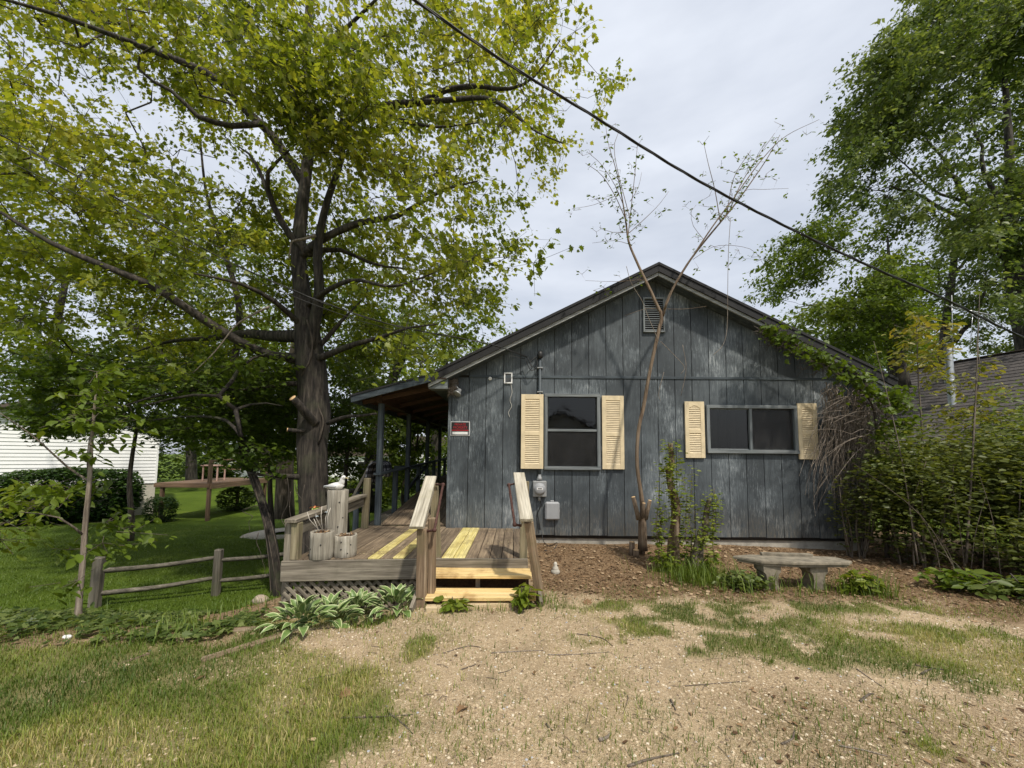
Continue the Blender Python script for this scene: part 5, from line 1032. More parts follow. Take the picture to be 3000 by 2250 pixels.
# left background: individual trees beyond the lawn
far = [('slender_far_tree', 'broad pale trunk tree standing in its gravel ring beyond the lawn', 832, 1492, 13.5, .34, [(560, 640), (1100, 640), (1180, 900), (1120, 1150), (1000, 1290), (880, 1330), (700, 1330), (560, 1200)], 130, LEAF_B, .15, BARKG),
       ('far_tree', 'leafy tree behind the porch posts', 1085, 1470, 15.0, .36, [(960, 820), (1240, 830), (1330, 1000), (1420, 1100), (1400, 1290), (1250, 1330), (1010, 1300)], 130, LEAF_B, .16, BARK),
       ('far_tree', 'yellow-green tree seen through the far end of the porch', 1270, 1440, 22.0, .3, [(1150, 900), (1440, 880), (1500, 1000), (1480, 1330), (1200, 1400), (1150, 1250)], 110, LEAF_B, .24, BARK),
       ('far_tree', 'dark leafy tree over the white house roof', 120, 1450, 26.0, .4, [(-150, 500), (350, 480), (520, 700), (520, 1000), (400, 1180), (150, 1195), (-150, 1190)], 150, LEAF_D, .27, BARK),
       ('far_tree', 'tree between the raised deck and leaning trunk', 560, 1400, 30.0, .4, [(400, 700), (760, 700), (800, 1000), (760, 1300), (660, 1350), (470, 1330), (400, 1100)], 150, LEAF_B, .32, BARK),
       ('far_tree', 'distant tree closing the lawn behind the trunks', 760, 1385, 48.0, .5, [(620, 950), (1000, 900), (1100, 1100), (1080, 1330), (900, 1350), (640, 1345)], 120, LEAF_D, .5, BARK),
       ('far_tree', 'farthest hazy tree behind the porch roof', 1200, 1385, 55.0, .5, [(1000, 1000), (1400, 950), (1500, 1200), (1450, 1350), (1050, 1345)], 110, LEAF_B, .55, BARK),
       ('far_tree', 'distant tree at the edge beyond the white house', -250, 1400, 34.0, .5, [(-600, 300), (-50, 350), (60, 700), (40, 1150), (-300, 1250), (-600, 1200)], 120, LEAF_D, .33, BARK)]
for k, (nm, lab, u, v, y, q, poly, n, ml, sz, mb) in enumerate(far):
    vt = min(p[1] for p in poly); um = np.mean([p[0] for p in poly]); vm = np.mean([p[1] for p in poly])
    ptree(nm, lab, [(u, v + 25, y, q), (u, v - 60, y, q * .85), (u * .9 + um * .1, (v + vm) / 2, y, q * .75), (u * .5 + um * .5, vm, y, q * .5), (um, (vm + vt) / 2, y, q * .25)], [], poly, n, y, y * .09, y * .8, y * 1.25, ml, sz, 60 + k, 6, 11, y * .024, y * .010, mb=mb, clump=.5 if y < 20 else .3)
und = [('leafy understorey tree right behind the big trunk', 1010, 11.0, [(950, 1020), (1060, 1060), (1110, 1180), (1100, 1360), (1040, 1430), (970, 1400), (945, 1250)], 110, LEAF_D, .11), ('understorey tree filling the gap past the porch rail', 1180, 13.0, [(1080, 1120), (1340, 1120), (1330, 1400), (1240, 1440), (1120, 1420)], 130, LEAF_B, .13), ('low dark tree between the leaning and the big trunk', 790, 10.5, [(700, 1040), (880, 1050), (890, 1280), (850, 1340), (760, 1330), (690, 1280)], 120, LEAF_D, .11), ('drooping dark tree shading the hedge', 380, 12.0, [(60, 1020), (640, 1000), (680, 1200), (640, 1330), (520, 1290), (400, 1240), (240, 1280), (90, 1230)], 280, LEAF_D, .13)]
for k, (lab, u, y, poly, n, ml, sz) in enumerate(und):
    vt = min(p[1] for p in poly); um = np.mean([p[0] for p in poly]); vm = np.mean([p[1] for p in poly]); bz_ = float(hgt((u - 1509) * y / F, y)); vb = 1334 + (1.6 - bz_) * F / y
    ptree('understorey_tree', lab, [(u, vb + 10, y, .09), (u + 6, vb - 60, y, .08), (u, (vb + vm) / 2, y, .06), (um, vm, y, .04), (um, (vm + vt) / 2, y, .015)], [], poly, n, y, .8, y - 1.8, y + 2.2, ml, sz, 160 + k, 6, 11, .26, .11, clump=.8, thr=.42, mb=BARKD)
for k, (u, y, w_, h_, lab, ml) in enumerate(((950, 24, 1.6, .8, 'round far shrub on the lawn behind the deck railing', LEAF_D), (1090, 20, 1.5, 1.0, 'far shrub behind the plaid blanket', LEAF_B), (1230, 26, 2.6, 1.3, 'wide far shrub seen between the porch posts', LEAF_B), (620, 38, 2.5, 1.0, 'far shrub past the raised deck', LEAF_D), (860, 44, 4.0, 1.4, 'long far thicket at the end of the lawn', LEAF_B), (1400, 30, 4, 1.8, 'thicket behind the porch end', LEAF_D), (500, 34, 5, 2.6, 'tall thicket behind the raised deck', LEAF_D), (250, 40, 7, 3, 'long thicket behind the white house', LEAF_D), (1100, 48, 5, 1.5, 'hazy far thicket under the trees', LEAF_D))):
    x = (u - 1509) * y / F; bush('far_shrub', lab, gpt(x, y), (w_, w_ * .6, h_), 2600, .05 + .0075 * y, ml, 260 + k, 0, 'shrub', False, t0=.1, t1=.9, shell=.5)
# gravel ring round the pale trunk
q = P(832, 1497, 13.5); ring = thing('gravel_ring', (q[0], 13.5, 0), 'pale gravel ring at the foot of the broad far trunk', 'tree ring'); gv_ = []; rr = np.random.default_rng(4)
lathe('ring_bed', [(1.25, 0), (1.2, .05), (.3, .07)], (q[0], 13.5, float(hgt(q[0], 13.5)) - .005), m_plain('pale_gravel_bed', (.4, .36, .3), .95, 0, .4, 40), ring, 24)
# ---- hedge and shrubs by the white house
hx = (235 - 1509) * 16.3 / F
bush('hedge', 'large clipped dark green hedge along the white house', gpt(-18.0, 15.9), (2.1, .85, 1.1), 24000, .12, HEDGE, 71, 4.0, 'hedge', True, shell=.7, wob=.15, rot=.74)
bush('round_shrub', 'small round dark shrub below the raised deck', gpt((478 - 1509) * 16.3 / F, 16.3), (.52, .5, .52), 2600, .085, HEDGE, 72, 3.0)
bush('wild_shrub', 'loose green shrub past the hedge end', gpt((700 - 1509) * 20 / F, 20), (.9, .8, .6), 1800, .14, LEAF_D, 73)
# ---- thin sapling by the fence post
PALEBARK = m_bark('pale_sapling_bark', (.13, .1, .075), (.27, .22, .17), (.4, .34, .27))
r = np.random.default_rng(81); sb = on_ground(228, 1815); sp_ = thing('sapling', sb, 'thin pale sapling with fresh leaves beside the end fence post', 'sapling'); W = Wood(8)
W.limb([np.append(sb + np.array([0, 0, -.05]), .04)] + [np.append(P(u, v, sb[1]), q * .62) for u, v, q in [(232, 1760, .045), (243, 1640, .042), (250, 1540, .04), (260, 1440, .036), (264, 1380, .032), (268, 1300, .026), (276, 1200, .02), (282, 1130, .008), (284, 1090, .004)]], .1)
for pts, a, b in (([(248, 1570, sb[1]), (210, 1540, sb[1] - .1), (160, 1512, sb[1] - .2), (60, 1500, sb[1] - .3)], .014, .004), ([(262, 1410, sb[1]), (200, 1370, sb[1]), (100, 1280, sb[1] - .2), (0, 1210, sb[1] - .3)], .014, .004), ([(262, 1440, sb[1]), (256, 1350, sb[1]), (262, 1280, sb[1])], .01, .004)): W.limb(L4(pts, a, b), .15)
tl = [(40, 1440), (90, 1430), (150, 1425), (10, 1490), (60, 1480), (120, 1470), (180, 1450), (225, 1425), (20, 1530), (290, 1420), (310, 1530), (350, 1550), (390, 1560), (300, 1590), (170, 1490), (110, 1520), (-40, 1470), (200, 1610), (230, 1700), (340, 1600), (0, 1580), (270, 1230), (300, 1300), (240, 1330), (-50, 1550), (290, 1140), (260, 1160), (310, 1190), (240, 1210), (285, 1090), (330, 1240)]
W.reach(np.array([P(u, v, sb[1] + r.normal(0, .3)) for u, v in tl]), .15, .3, .0)
finish(sp_, W, PALEBARK, LEAF_B, r, 5, .15, 6, .07, .105, OVAL, OVAL_T, .1, .8, 10, .05, .5, .002, bark2=BARKG, droop=.5)
# ---- young bare-stemmed tree against the wall
r = np.random.default_rng(91); yb = 6.28; yt = thing('young_tree', P(1885, 1592, yb), 'thin forked young tree with tiny leaves growing against the wall', 'tree'); W = Wood(9)
W.limb([np.append(P(u, v, y), q) for u, v, y, q in [(1884, 1612, yb, .075), (1883, 1570, yb, .064), (1882, 1520, yb, .06), (1884, 1495, yb, .045), (1877, 1440, yb, .032), (1868, 1380, yb, .03), (1866, 1320, yb, .029), (1872, 1250, yb, .029), (1886, 1190, yb, .028), (1898, 1120, yb, .027), (1912, 1050, yb, .027), (1925, 990, yb, .027), (1934, 950, yb, .028), (1940, 925, yb, .028), (1925, 895, yb, .024), (1905, 850, yb, .022), (1885, 810, yb, .02), (1862, 760, yb, .018), (1842, 710, yb, .016), (1835, 660, yb, .013), (1826, 600, yb, .01), (1815, 540, yb, .008), (1800, 480, yb, .006), (1782, 420, yb, .004), (1775, 370, yb, .003)]], .12)
for pts, a, b in (([(1942, 925, yb), (1955, 880, yb), (1980, 830, yb), (2020, 765, yb), (2070, 700, yb), (2120, 640, yb), (2160, 590, yb), (2210, 520, yb), (2250, 460, yb), (2285, 395, yb)], .024, .004),
                  ([(1948, 905, yb - .05), (1975, 840, yb - .05), (2030, 750, yb - .05), (2090, 660, yb - .1), (2150, 580, yb - .1), (2230, 470, yb - .1), (2300, 400, yb - .1), (2400, 350, yb - .1)], .016, .003),
                  ([(2140, 610, yb), (2170, 540, yb), (2220, 460, yb), (2270, 390, yb)], .008, .003), ([(2110, 650, yb), (2095, 560, yb), (2075, 480, yb), (2062, 420, yb)], .007, .003), ([(2130, 625, yb), (2150, 520, yb), (2200, 440, yb)], .007, .003),
                  ([(1840, 690, yb), (1850, 600, yb), (1860, 510, yb), (1868, 420, yb)], .008, .003), ([(1832, 640, yb), (1800, 570, yb), (1760, 510, yb), (1715, 478, yb)], .007, .003), ([(1826, 600, yb), (1800, 540, yb), (1760, 480, yb), (1720, 445, yb)], .006, .003), ([(1845, 640, yb), (1800, 450, yb), (1815, 380, yb)], .006, .003),
                  ([(1846, 680, yb), (1890, 640, yb), (1930, 600, yb), (1960, 560, yb)], .006, .002), ([(1838, 680, yb), (1790, 680, yb), (1755, 665, yb)], .005, .002), ([(1846, 590, yb), (1870, 550, yb), (1880, 505, yb)], .005, .002),
                  ([(1935, 905, yb), (1890, 905, yb), (1830, 925, yb)], .004, .002), ([(1950, 905, yb), (2010, 905, yb), (2070, 897, yb)], .004, .002), ([(1800, 575, yb), (1740, 600, yb), (1675, 612, yb)], .004, .002), ([(1842, 715, yb), (1800, 705, yb), (1735, 712, yb)], .004, .002), ([(1868, 820, yb), (1800, 825, yb), (1715, 822, yb)], .004, .002),
                  ([(2140, 620, yb - .1), (2180, 560, yb - .1), (2240, 555, yb), (2310, 552, yb)], .004, .002), ([(2060, 700, yb), (2030, 660, yb), (2025, 620, yb), (2040, 600, yb)], .004, .002), ([(2030, 760, yb), (2100, 720, yb), (2200, 730, yb), (2240, 780, yb)], .004, .002)): W.limb(L4(pts, a, b), .12)
ends = [np.array(W.p[i]) + r.normal(0, .09, 3) * np.array([1, .8, 1]) for i in range(60, len(W.p)) if W.r[i] < .011 and W.p[i][2] > 4.4]
ends = [e for e in ends if e[1] < 6.5 and r.random() < .75]
W.reach(np.array(ends), .1, .15, .0)
finish(yt, W, BARKT, LEAF_B, r, 2, .06, 2, .035, .058, OVAL, OVAL_T, .0, .7, 12, .13, .8, .002, droop=.1)
for k, (a, b, q) in enumerate((((1866, 1500), (1855, 1456), .034), ((1896, 1500), (1904, 1466), .03), ((1884, 1500), (1886, 1474), .03))):
    p0, p1 = P(*a, yb - .05), P(*b, yb - .08); d = (p1 - p0) / np.linalg.norm(p1 - p0); o = tube('cut_stub', [p0 - d * .12, p0, p1], [q * 1.2, q, q * .9], BARKT, yt, 10); np_mesh('cut_face', *tube_geo([p1 - d * .004, p1 + d * .004], q * .9, 10), CUTW, o)
for k, (u, v, h) in enumerate(((1863, 1603, .13), (1850, 1600, .22), (1880, 1600, .2))):
    c = P(u, v, yb - .12 + .1 * k); c[2] = float(hgt(c[0], c[1])) - .02; tp = c + np.array([.01 * k, 0, h]); s_ = thing('cut_stump', c, ['short round cut stump at the foot of the young tree', 'taller cut stump behind the short one by the wall', 'cut stump touching the young tree trunk'][k], 'stump'); tube('bark', [c, (c + tp) / 2, tp], [.05, .045, .043], BARKT, s_, 12); np_mesh('cut_face', *tube_geo([tp - np.array([0, 0, .002]), tp + np.array([0, 0, .006])], .042, 12), CUTW, s_)
# long hanging vines from the young tree
for k, pts in enumerate(([(2140, 640), (2134, 740), (2132, 850), (2130, 960), (2118, 1010), (2090, 1040)], [(1930, 1000), (1900, 930), (1880, 880), (1850, 830), (1835, 780)], [(1935, 1000), (1975, 1040), (2005, 1075), (1995, 1095)], [(1945, 1090), (1930, 1150), (1935, 1175)], [(2000, 1010), (2010, 1080), (1995, 1160)])):
    tube('bare_tendril', catmull([P(u, v, yb - .05) for u, v in pts], 6), .0045, DEADW, yt, 4)
# ---- pollarded shrub
r = np.random.default_rng(95); pc = on_ground(1975, 1668); ps = thing('pollarded_shrub', pc, 'hard-pruned shrub with three thick stems and bright new leaves', 'shrub')
stems_ = ([(1968, 1660), (1966, 1600), (1976, 1520), (1972, 1450), (1962, 1400), (1968, 1360), (1966, 1330), (1963, 1300)], [(1982, 1660), (1980, 1590), (1984, 1500), (1980, 1460), (1965, 1430), (1958, 1380), (1950, 1368)], [(2040, 1680), (2050, 1610), (2065, 1560), (2070, 1500), (2078, 1462)], [(2025, 1675), (2040, 1600), (2055, 1550)])
lp = []; 
for k, s_ in enumerate(stems_):
    c = catmull([P(u, v, pc[1] - .06 * k) for u, v in s_], 6); rad = np.linspace(.055, .032, len(c)) if k != 3 else np.linspace(.04, .03, len(c)); o = tube('stem', c, rad, BARKT if k < 2 else BARKG, ps, 12, lump=.12, seed=k)
    d = c[-1] - c[-2]; d /= np.linalg.norm(d); np_mesh('cut_face', *tube_geo([c[-1] - d * .003, c[-1] + d * .005], rad[-1], 10), DEADW, o)
    for q in c[4:]: lp += [q + r.normal(0, .05, 3) + np.array([r.choice([-1, 1]) * .05, -.04, 0]) for _ in range(11)]
for (u, v0, v1) in ((1925, 1640, 1415), (1940, 1650, 1500), (2010, 1640, 1400), (2022, 1650, 1380), (2090, 1640, 1430), (2100, 1560, 1460), (1935, 1600, 1480), (2030, 1700, 1480)):
    c = catmull([P(u + r.normal(0, 4), v, pc[1] - .1) for v in np.linspace(v0, v1, 5)], 4); tube('shoot', c, np.linspace(.007, .003, len(c)), BARKT, ps, 5)
    for q in c: lp += [q + r.normal(0, .035, 3) for _ in range(5)]
lp = np.array(lp); v, t = leaf_geo(lp, .062 * (.6 + .7 * r.random(len(lp))), OVAL, OVAL_T, r, None, .1, .8); np_mesh('foliage', v, t, LEAF_B, ps, False, dict(tint=np.repeat(.35 + .65 * r.random(len(lp)), 7)))['kind'] = 'stuff'
for k, (dx, rr_, h_) in enumerate(((-.15, .3, .2), (.25, .36, .22))): bush('weed_clump', ['grassy weed clump round the pruned stems', 'broad weed clump beside the pruned stems'][k], gpt(pc[0] + dx + .05, pc[1] - .05), (rr_, .22, h_ * .7), 160, .075, LEAF_B, 97 + k, 0, 'weeds', 10, OVAL, OVAL_T, .2, 1, .3)
# ---- vine on the roof edge, dry twigs below it
r = np.random.default_rng(101); vn = thing('climbing_vine', P(2560, 1600, 6.7), 'leafy vine trailing down the roof edge with bare brown runners', 'vine'); W = Wood(10)
W.limb([np.append(P(u, v, y), q) for u, v, y, q in [(2600, 1640, 6.5, .03), (2590, 1500, 6.55, .028), (2575, 1350, 6.6, .025), (2560, 1200, 6.6, .022), (2520, 1140, 6.56, .02), (2450, 1090, 6.55, .016), (2380, 1040, 6.55, .012), (2300, 990, 6.55, .009), (2235, 962, 6.55, .006)]], .12)
vt_ = []
for k in range(260):
    f = r.random() ** .7; u = 2640 - f * 400; base_v = np.interp(u, [2235, 2300, 2380, 2450, 2560, 2640], [955, 985, 1030, 1070, 1130, 1180]); vt_.append(P(u + r.normal(0, 8), base_v + abs(r.normal(0, 24 + 16 * (1 - f))) - 6, 6.53 + r.normal(0, .1)))
for k in range(60): vt_.append(P(2560 + r.random() * 110, 1130 + r.random() * 260, 6.5 + r.normal(0, .2)))
W.reach(np.array(vt_), .2, .2, .0); finish(vn, W, BARKD, LEAF_B, r, 4, .09, 5, .06, .08, MAPLE, MAPLE_T, .0, .55, 8, .1, .8, .002, droop=.6)
g_ = []
for k in range(300):
    u0 = 2420 + r.random() * 180; v0 = 1120 + r.random() * 120 + (u0 - 2440) * .2; y = 6.74 + r.normal(0, .06); n_ = 5; L_ = 60 + r.random() * 260; dx = r.normal(-15, 40)
    pts = [P(u0 + dx * i / n_ + r.normal(0, 9), v0 + L_ * i / n_, min(6.85, y + r.normal(0, .05))) for i in range(n_ + 1)]; g_.append(tube_geo(catmull(pts, 3), np.linspace(.006, .002, 16), 4, cap=False))
for k in range(14):
    a = P(2520 + r.random() * 60, 1150 + r.random() * 150, 6.55); d = np.array([-.5 - r.random() * .7, -.1 - r.random() * .3, r.normal(-.1, .3)]); g_.append(tube_geo(catmull([a, a + d * .5 + np.array([0, 0, .08]), a + d], 4), np.linspace(.006, .002, 9), 4, cap=False))
np_mesh('dry_runners', *join(g_), DEADW, vn, True)['kind'] = 'stuff'
# ---- overgrown shrubs at the house corner
BR = dict(boxy=0, tmpl=OVAL, tri=OVAL_T)
shr = [('tangled dark shrub crowding the corner of the wall', (6.05, 6.1), (.8, .65, 1.05), 5600, .075, LEAF_O, 0, .9), ('broad tangled shrub before the brown house', (7.4, 6.1), (1.2, .9, 1.15), 7600, .085, LEAF_O, 0, 1), ('tall feathery shrub at the edge of the yard', (8.6, 6.6), (1.1, 1.0, 1.5), 5200, .09, LEAF_R, .2, 1), ('low sprawling shrub below the feathery one', (7.2, 5.2), (1.1, .5, .5), 3600, .075, LEAF_O, .1, 1), ('leafy shrub under the brown eave', (7.0, 7.6), (.9, .8, 1.25), 3600, .09, LEAF_D, .2, 1), ('thin straggly shrub leaning on the right end of the wall', (5.45, 6.45), (.42, .3, .75), 650, .06, LEAF_O, .2, 1), ('loose young shrub poking above the tangle', (8.0, 5.6), (.8, .6, 1.35), 1500, .09, LEAF_B, .1, .8)]
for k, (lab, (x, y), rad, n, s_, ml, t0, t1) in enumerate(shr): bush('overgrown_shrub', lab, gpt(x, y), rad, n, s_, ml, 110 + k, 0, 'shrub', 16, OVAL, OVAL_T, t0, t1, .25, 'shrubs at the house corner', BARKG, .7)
g_ = []; r = np.random.default_rng(120)
for k in range(30):
    x = 5.6 + r.random() * 3.4; y = 5.0 + r.random() * .9; z = float(hgt(x, y)); h_ = .5 + r.random() * 1.3; d = r.normal(0, .35, 2); g_.append(tube_geo(catmull([(x, y, z), (x + d[0] * .4, y + d[1] * .2, z + h_ * .55), (x + d[0] * 1.2, y + d[1] * .4, z + h_)], 4), np.linspace(.006, .002, 9), 5, cap=False))
bt_ = np_mesh('bramble_canes', *join(g_), BARKG, None, True); tag(bt_, 'bare arching canes tangled in front of the corner shrubs', 'brambles', None, 'stuff')
for k, (u, v, y, ml, n, lab) in enumerate(((2700, 1330, 6.6, LEAF_Y, 46, 'yellow and orange leaved sapling before the metal flue'), (2850, 1330, 6.9, LEAF_Y, 40, 'thin yellow-green sapling in front of the brown roof'))):
    r = np.random.default_rng(130 + k); b0 = P(u, 1640, y); t = thing('autumn_sapling', b0, lab, 'sapling'); W = Wood(20 + k); top_u = u + (-10 if k == 0 else 20)
    W.limb([np.append(P(u, 1650, y), .018), np.append(P(u + 5, 1450, y), .016), np.append(P(u, 1250, y), .013), np.append(P(top_u, 1100, y), .009), np.append(P(top_u - 5, 930 if k == 0 else 1010, y), .004)], .15)
    pol = [(u - 100, 1090), (u - 20, 900), (u + 60, 920), (u + 110, 1010), (u + 90, 1200), (u + 60, 1340), (u - 60, 1340), (u - 90, 1200)] if k == 0 else [(u - 80, 1130), (u, 1040), (u + 90, 1080), (u + 120, 1200), (u + 60, 1330), (u - 90, 1330)]
    W.reach(crown_pts(n, pol, y, .25, y - .6, y + .6, r), .15, .25, 0.); finish(t, W, BARKG, ml, r, 3, .11, 4, .06, .1, OVAL, OVAL_T, 0, 1, 8, .05, .6, .002)
for k in (0, 2):
    u = (2830, 2520, 2690)[k]; q0, q1 = P(u, 1650 - 40 * (k == 1), 5.6), P((2870, 2560, 2560)[k], (860, 1180, 1000)[k], (6.2, 6.0, 6.4)[k]); q = np.random.default_rng(k); tag(tube('bare_cane', catmull([q0, (q0 + q1) / 2 + q.normal(0, .1, 3), q1], 10), np.linspace(.016 if k == 0 else .01, .004, 21), BARKG, None, 6), ['tall bare cane rising above the feathery shrub', 'bare cane against the wall corner', 'thin slanting cane crossing the brown roof'][k], 'cane')
bush('ground_weeds', 'low broad-leaved weeds along the shrub foot', gpt(6.3, 4.75), (1.1, .3, .13), 700, .12, LEAF_R, 141, 0, 'weeds', 8, OVAL, OVAL_T, .3, 1, .2)
bush('ground_weeds', 'paler weeds at the edge of the gravel beside the shrubs', gpt(5.5, 5.0), (.5, .3, .14), 220, .11, LEAF_B, 142, 0, 'weeds', 8, OVAL, OVAL_T, 0, .7, .2)
bush('bench_weeds', 'green weeds crowding the far bench leg', gpt(4.15, 4.85), (.28, .14, .14), 200, .09, LEAF_B, 143, 0, 'weeds', 8, OVAL, OVAL_T, .2, 1, .2)
bush('bench_weeds', 'weeds sprouting between the pruned shrub and bench', gpt(2.85, 4.95), (.4, .2, .12), 320, .075, LEAF_R, 144, 0, 'weeds', 8, OVAL, OVAL_T, .3, 1, .2)
# ---- hostas, leaf by leaf
HM, hn, hb = mat_base('variegated_hosta_leaf')
at = hn.nodes.new('ShaderNodeAttribute'); at.attribute_name = 'edge'
setc(hn, hb, mix(hn, rng_map(hn, at.outputs['Fac'], .66, .88), ramp(hn, noise(hn, 3, 3, .5, off=True), [(.3, (.085, .15, .035)), (.7, (.16, .24, .07))]), (.5, .55, .28))); hb.inputs['Roughness'].default_value = .45
def hosta_mesh(seed):
    q = np.random.default_rng(seed); n, m = 9, 5; vs_, ed = [], []
    for i in range(n):
        f = i / (n - 1); w_ = .23 * math.sin(math.pi * min(1, f * .95 + .03) ** .8) * (1 - .25 * f) + .004; arc = .32 * math.sin(f * 1.9) - .42 * f * f
        for j in range(m):
            s = (j / (m - 1) - .5) * 2; vs_.append((.12 + f * .88, s * w_, .3 * f ** .6 + arc * .7 + abs(s) * .09 * (1 - f * .5) + .01 * math.sin(f * 14 + s * 2))); ed.append(max(abs(s), f if f > .9 else 0))
    t = []
    for i in range(n - 1):
        for j in range(m - 1): a = i * m + j; t += [(a, a + m, a + m + 1), (a, a + m + 1, a + 1)]
    me = bpy.data.meshes.new('leaf'); me.from_pydata(vs_, [], t); a = me.attributes.new('edge', 'FLOAT', 'POINT'); a.data.foreach_set('value', ed); me.polygons.foreach_set('use_smooth', [True] * len(t)); me.materials.append(HM); return me
hm_ = [hosta_mesh(k) for k in range(3)]
def hosta(x, y, n, s0, label, seed):
    q = np.random.default_rng(seed); c = gpt(x, y); t = thing('hosta', c, label, 'hosta', 'hostas below the deck')
    for k in range(n):
        a = k * 2.4 + q.normal(0, .25); f = (k + .5) / n; s = s0 * (.75 + .45 * q.random()); lean = math.radians(-48 * (1 - f) ** 1.2 + 14 * f + q.normal(0, 9))
        M = Matrix.Translation(V(c) + Vector((math.cos(a) * .2 * f, math.sin(a) * .15 * f, .07 + .07 * (1 - f)))) @ Matrix.Rotation(a, 4, 'Z') @ Matrix.Rotation(lean, 4, 'Y') @ Matrix.Rotation(q.normal(0, .3), 4, 'X') @ Matrix.Diagonal((s, s * (.75 + .3 * q.random()), s * .8, 1))
        put(bpy.data.objects.new('leaf', hm_[k % 3]), M, t)
for (u, v, n_, s0, lab, sd) in ((880, 1846, 60, .175, 'large cream-edged hosta below the lattice corner', 1), (965, 1836, 64, .185, 'broad cream-edged hosta in the middle of the row', 2), (1045, 1812, 56, .175, 'cream-edged hosta tight against the lattice', 4), (1160, 1800, 46, .19, 'narrow-leaved hosta next to the stair newel', 3)):
    q = on_ground(u, v); hosta(q[0], q[1], n_, s0, lab, sd)
bush('stair_weeds', 'small leafy weeds sprouting below the lowest step', gpt(-.62, 4.2), (.16, .08, .07), 60, .1, LEAF_B, 151, 0, 'weeds', 5, OVAL, OVAL_T, .3, 1, .2); bush('stair_weeds', 'taller weed beside the lowest step and sloping newel', gpt(.12, 4.25), (.12, .08, .15), 50, .13, LEAF_B, 152, 0, 'weeds', 5, OVAL, OVAL_T, .3, 1, .2)
# ---- ivy and weeds on the bank
r = np.random.default_rng(160); n = 22000; x = -8.5 + r.random(n) * 6.3; y = 3.0 + r.random(n) * 4.6; k_ = bank_s(x, y); ok = (k_ > -.15) & (k_ < 2.5) & (x < -2.5) & (fbm(N2, x * 1.8, y * 1.8) > .43); x, y = x[ok], y[ok]
p = np.stack([x, y, hgt(x, y) + .02 + .12 * r.random(len(x)) * fbm(N1, x * 3, y * 3)], 1); v, t = leaf_geo(p, .06 * (.5 + .9 * r.random(len(p))), MAPLE, MAPLE_T, r, None, .1, .5)
tag(np_mesh('bank_ivy', v, t, LEAF_R, None, False, dict(tint=np.repeat(r.random(len(p)), len(MAPLE)))), 'ivy and low weeds covering the bank below the fence', 'ground cover', None, 'stuff')

# ================================================================== grass, gravel, litter
GRASS = m_leaf('grass_blade', [(0, (.06, .105, .012)), (.4, (.13, .185, .025)), (.75, (.25, .285, .05)), (.92, (.38, .35, .11)), (1, (.5, .42, .2))], .3, .5)
LAWN = m_leaf('lawn_blade', [(0, (.05, .1, .008)), (.5, (.09, .15, .015)), (1, (.18, .235, .035))], .3, .5)
def blades(name, n, xr_, yr_, hmin, hmax, wid, m_, seed, dens, dry, label, keep=None):
    r = np.random.default_rng(seed); x = xr_[0] + r.random(n) * (xr_[1] - xr_[0]); y = yr_[0] + (r.random(n) ** 1.25) * (yr_[1] - yr_[0]); g, mu, li, lw = zone(x, y); pr_ = dens(x, y, g, lw); ok = r.random(n) < pr_
    ok &= ~((x > XD0 - .1) & (x < 6.2) & (y > 6.85)) & ~((x > XD0 - .1) & (x < .25) & (y > 4.75)) & ~((x > -1.05) & (x < .25) & (y > 4.2)); x, y, g = x[ok], y[ok], g[ok]; n = len(x)
    tuft = fbm(N2, x * 3.1, y * 3.1); h = (hmin + (hmax - hmin) * r.random(n) ** 1.6) * (.55 + .9 * tuft); a = r.random(n) * 6.28; lean = .25 + .5 * r.random(n); dx, dy = np.cos(a), np.sin(a)
    w_ = wid * (.6 + .8 * r.random(n)); b = np.stack([x, y, hgt(x, y) - .004], 1); s = np.stack([-dy * w_, dx * w_, np.zeros(n)], 1); mid = b + np.stack([dx * h * lean * .35, dy * h * lean * .35, h * .6], 1); tip = b + np.stack([dx * h * lean, dy * h * lean, h * (1 - .25 * lean)], 1)
    v = np.stack([b - s, b + s, mid + s * .7, mid - s * .7, tip], 1).reshape(-1, 3); t = (np.arange(n) * 5)[:, None, None] + np.array([(0, 1, 2), (0, 2, 3), (3, 2, 4)])[None]
    ti = np.clip(dry(x, y, r.random(n)), 0, 1); return tag(np_mesh(name, v, t.reshape(-1, 3), m_, None, False, dict(tint=np.repeat(ti, 5))), label, 'grass', None, 'stuff')
blades('yard_grass', 470000, (-7.5, 6.5), (1.6, 5.2), .018, .07, .0022, GRASS, 171, lambda x, y, g, l: (g ** 1.2) * (1 - l) * np.where(x < -1, 1, .85), lambda x, y, u: .0 + 1.0 * sstep(.25, .8, fbm(N1, x * 1.3 + 3, y * 1.3)) * (.45 + .75 * u) * .85 + .15 * u + .15 * sstep(.5, .7, fbm(N3, x, y)), 'patchy short yellow-green grass of the near yard')
blades('lawn_grass', 260000, (-17, -2.8), (3.2, 15.5), .02, .06, .004, LAWN, 172, lambda x, y, g, l: l * .9, lambda x, y, u: .15 + .5 * fbm(N1, x * .7, y * .7) + .35 * u, 'dark green mown lawn below the bank')
blades('tall_grass', 26000, (1.5, 4.5), (4.5, 5.8), .1, .36, .0035, LAWN, 173, lambda x, y, g, l: .55 * np.clip(np.exp(-((x - 2.4) ** 2 / .16 + (y - 5.25) ** 2 / .06)) + .16 * np.exp(-((x - 3.5) ** 2 / .5 + (y - 4.8) ** 2 / .012)) + .5 * np.exp(-((x - 4.2) ** 2 / .1 + (y - 4.85) ** 2 / .02)), 0, 1), lambda x, y, u: .3 + .7 * u, 'tall grass round the pruned shrub and bench legs')
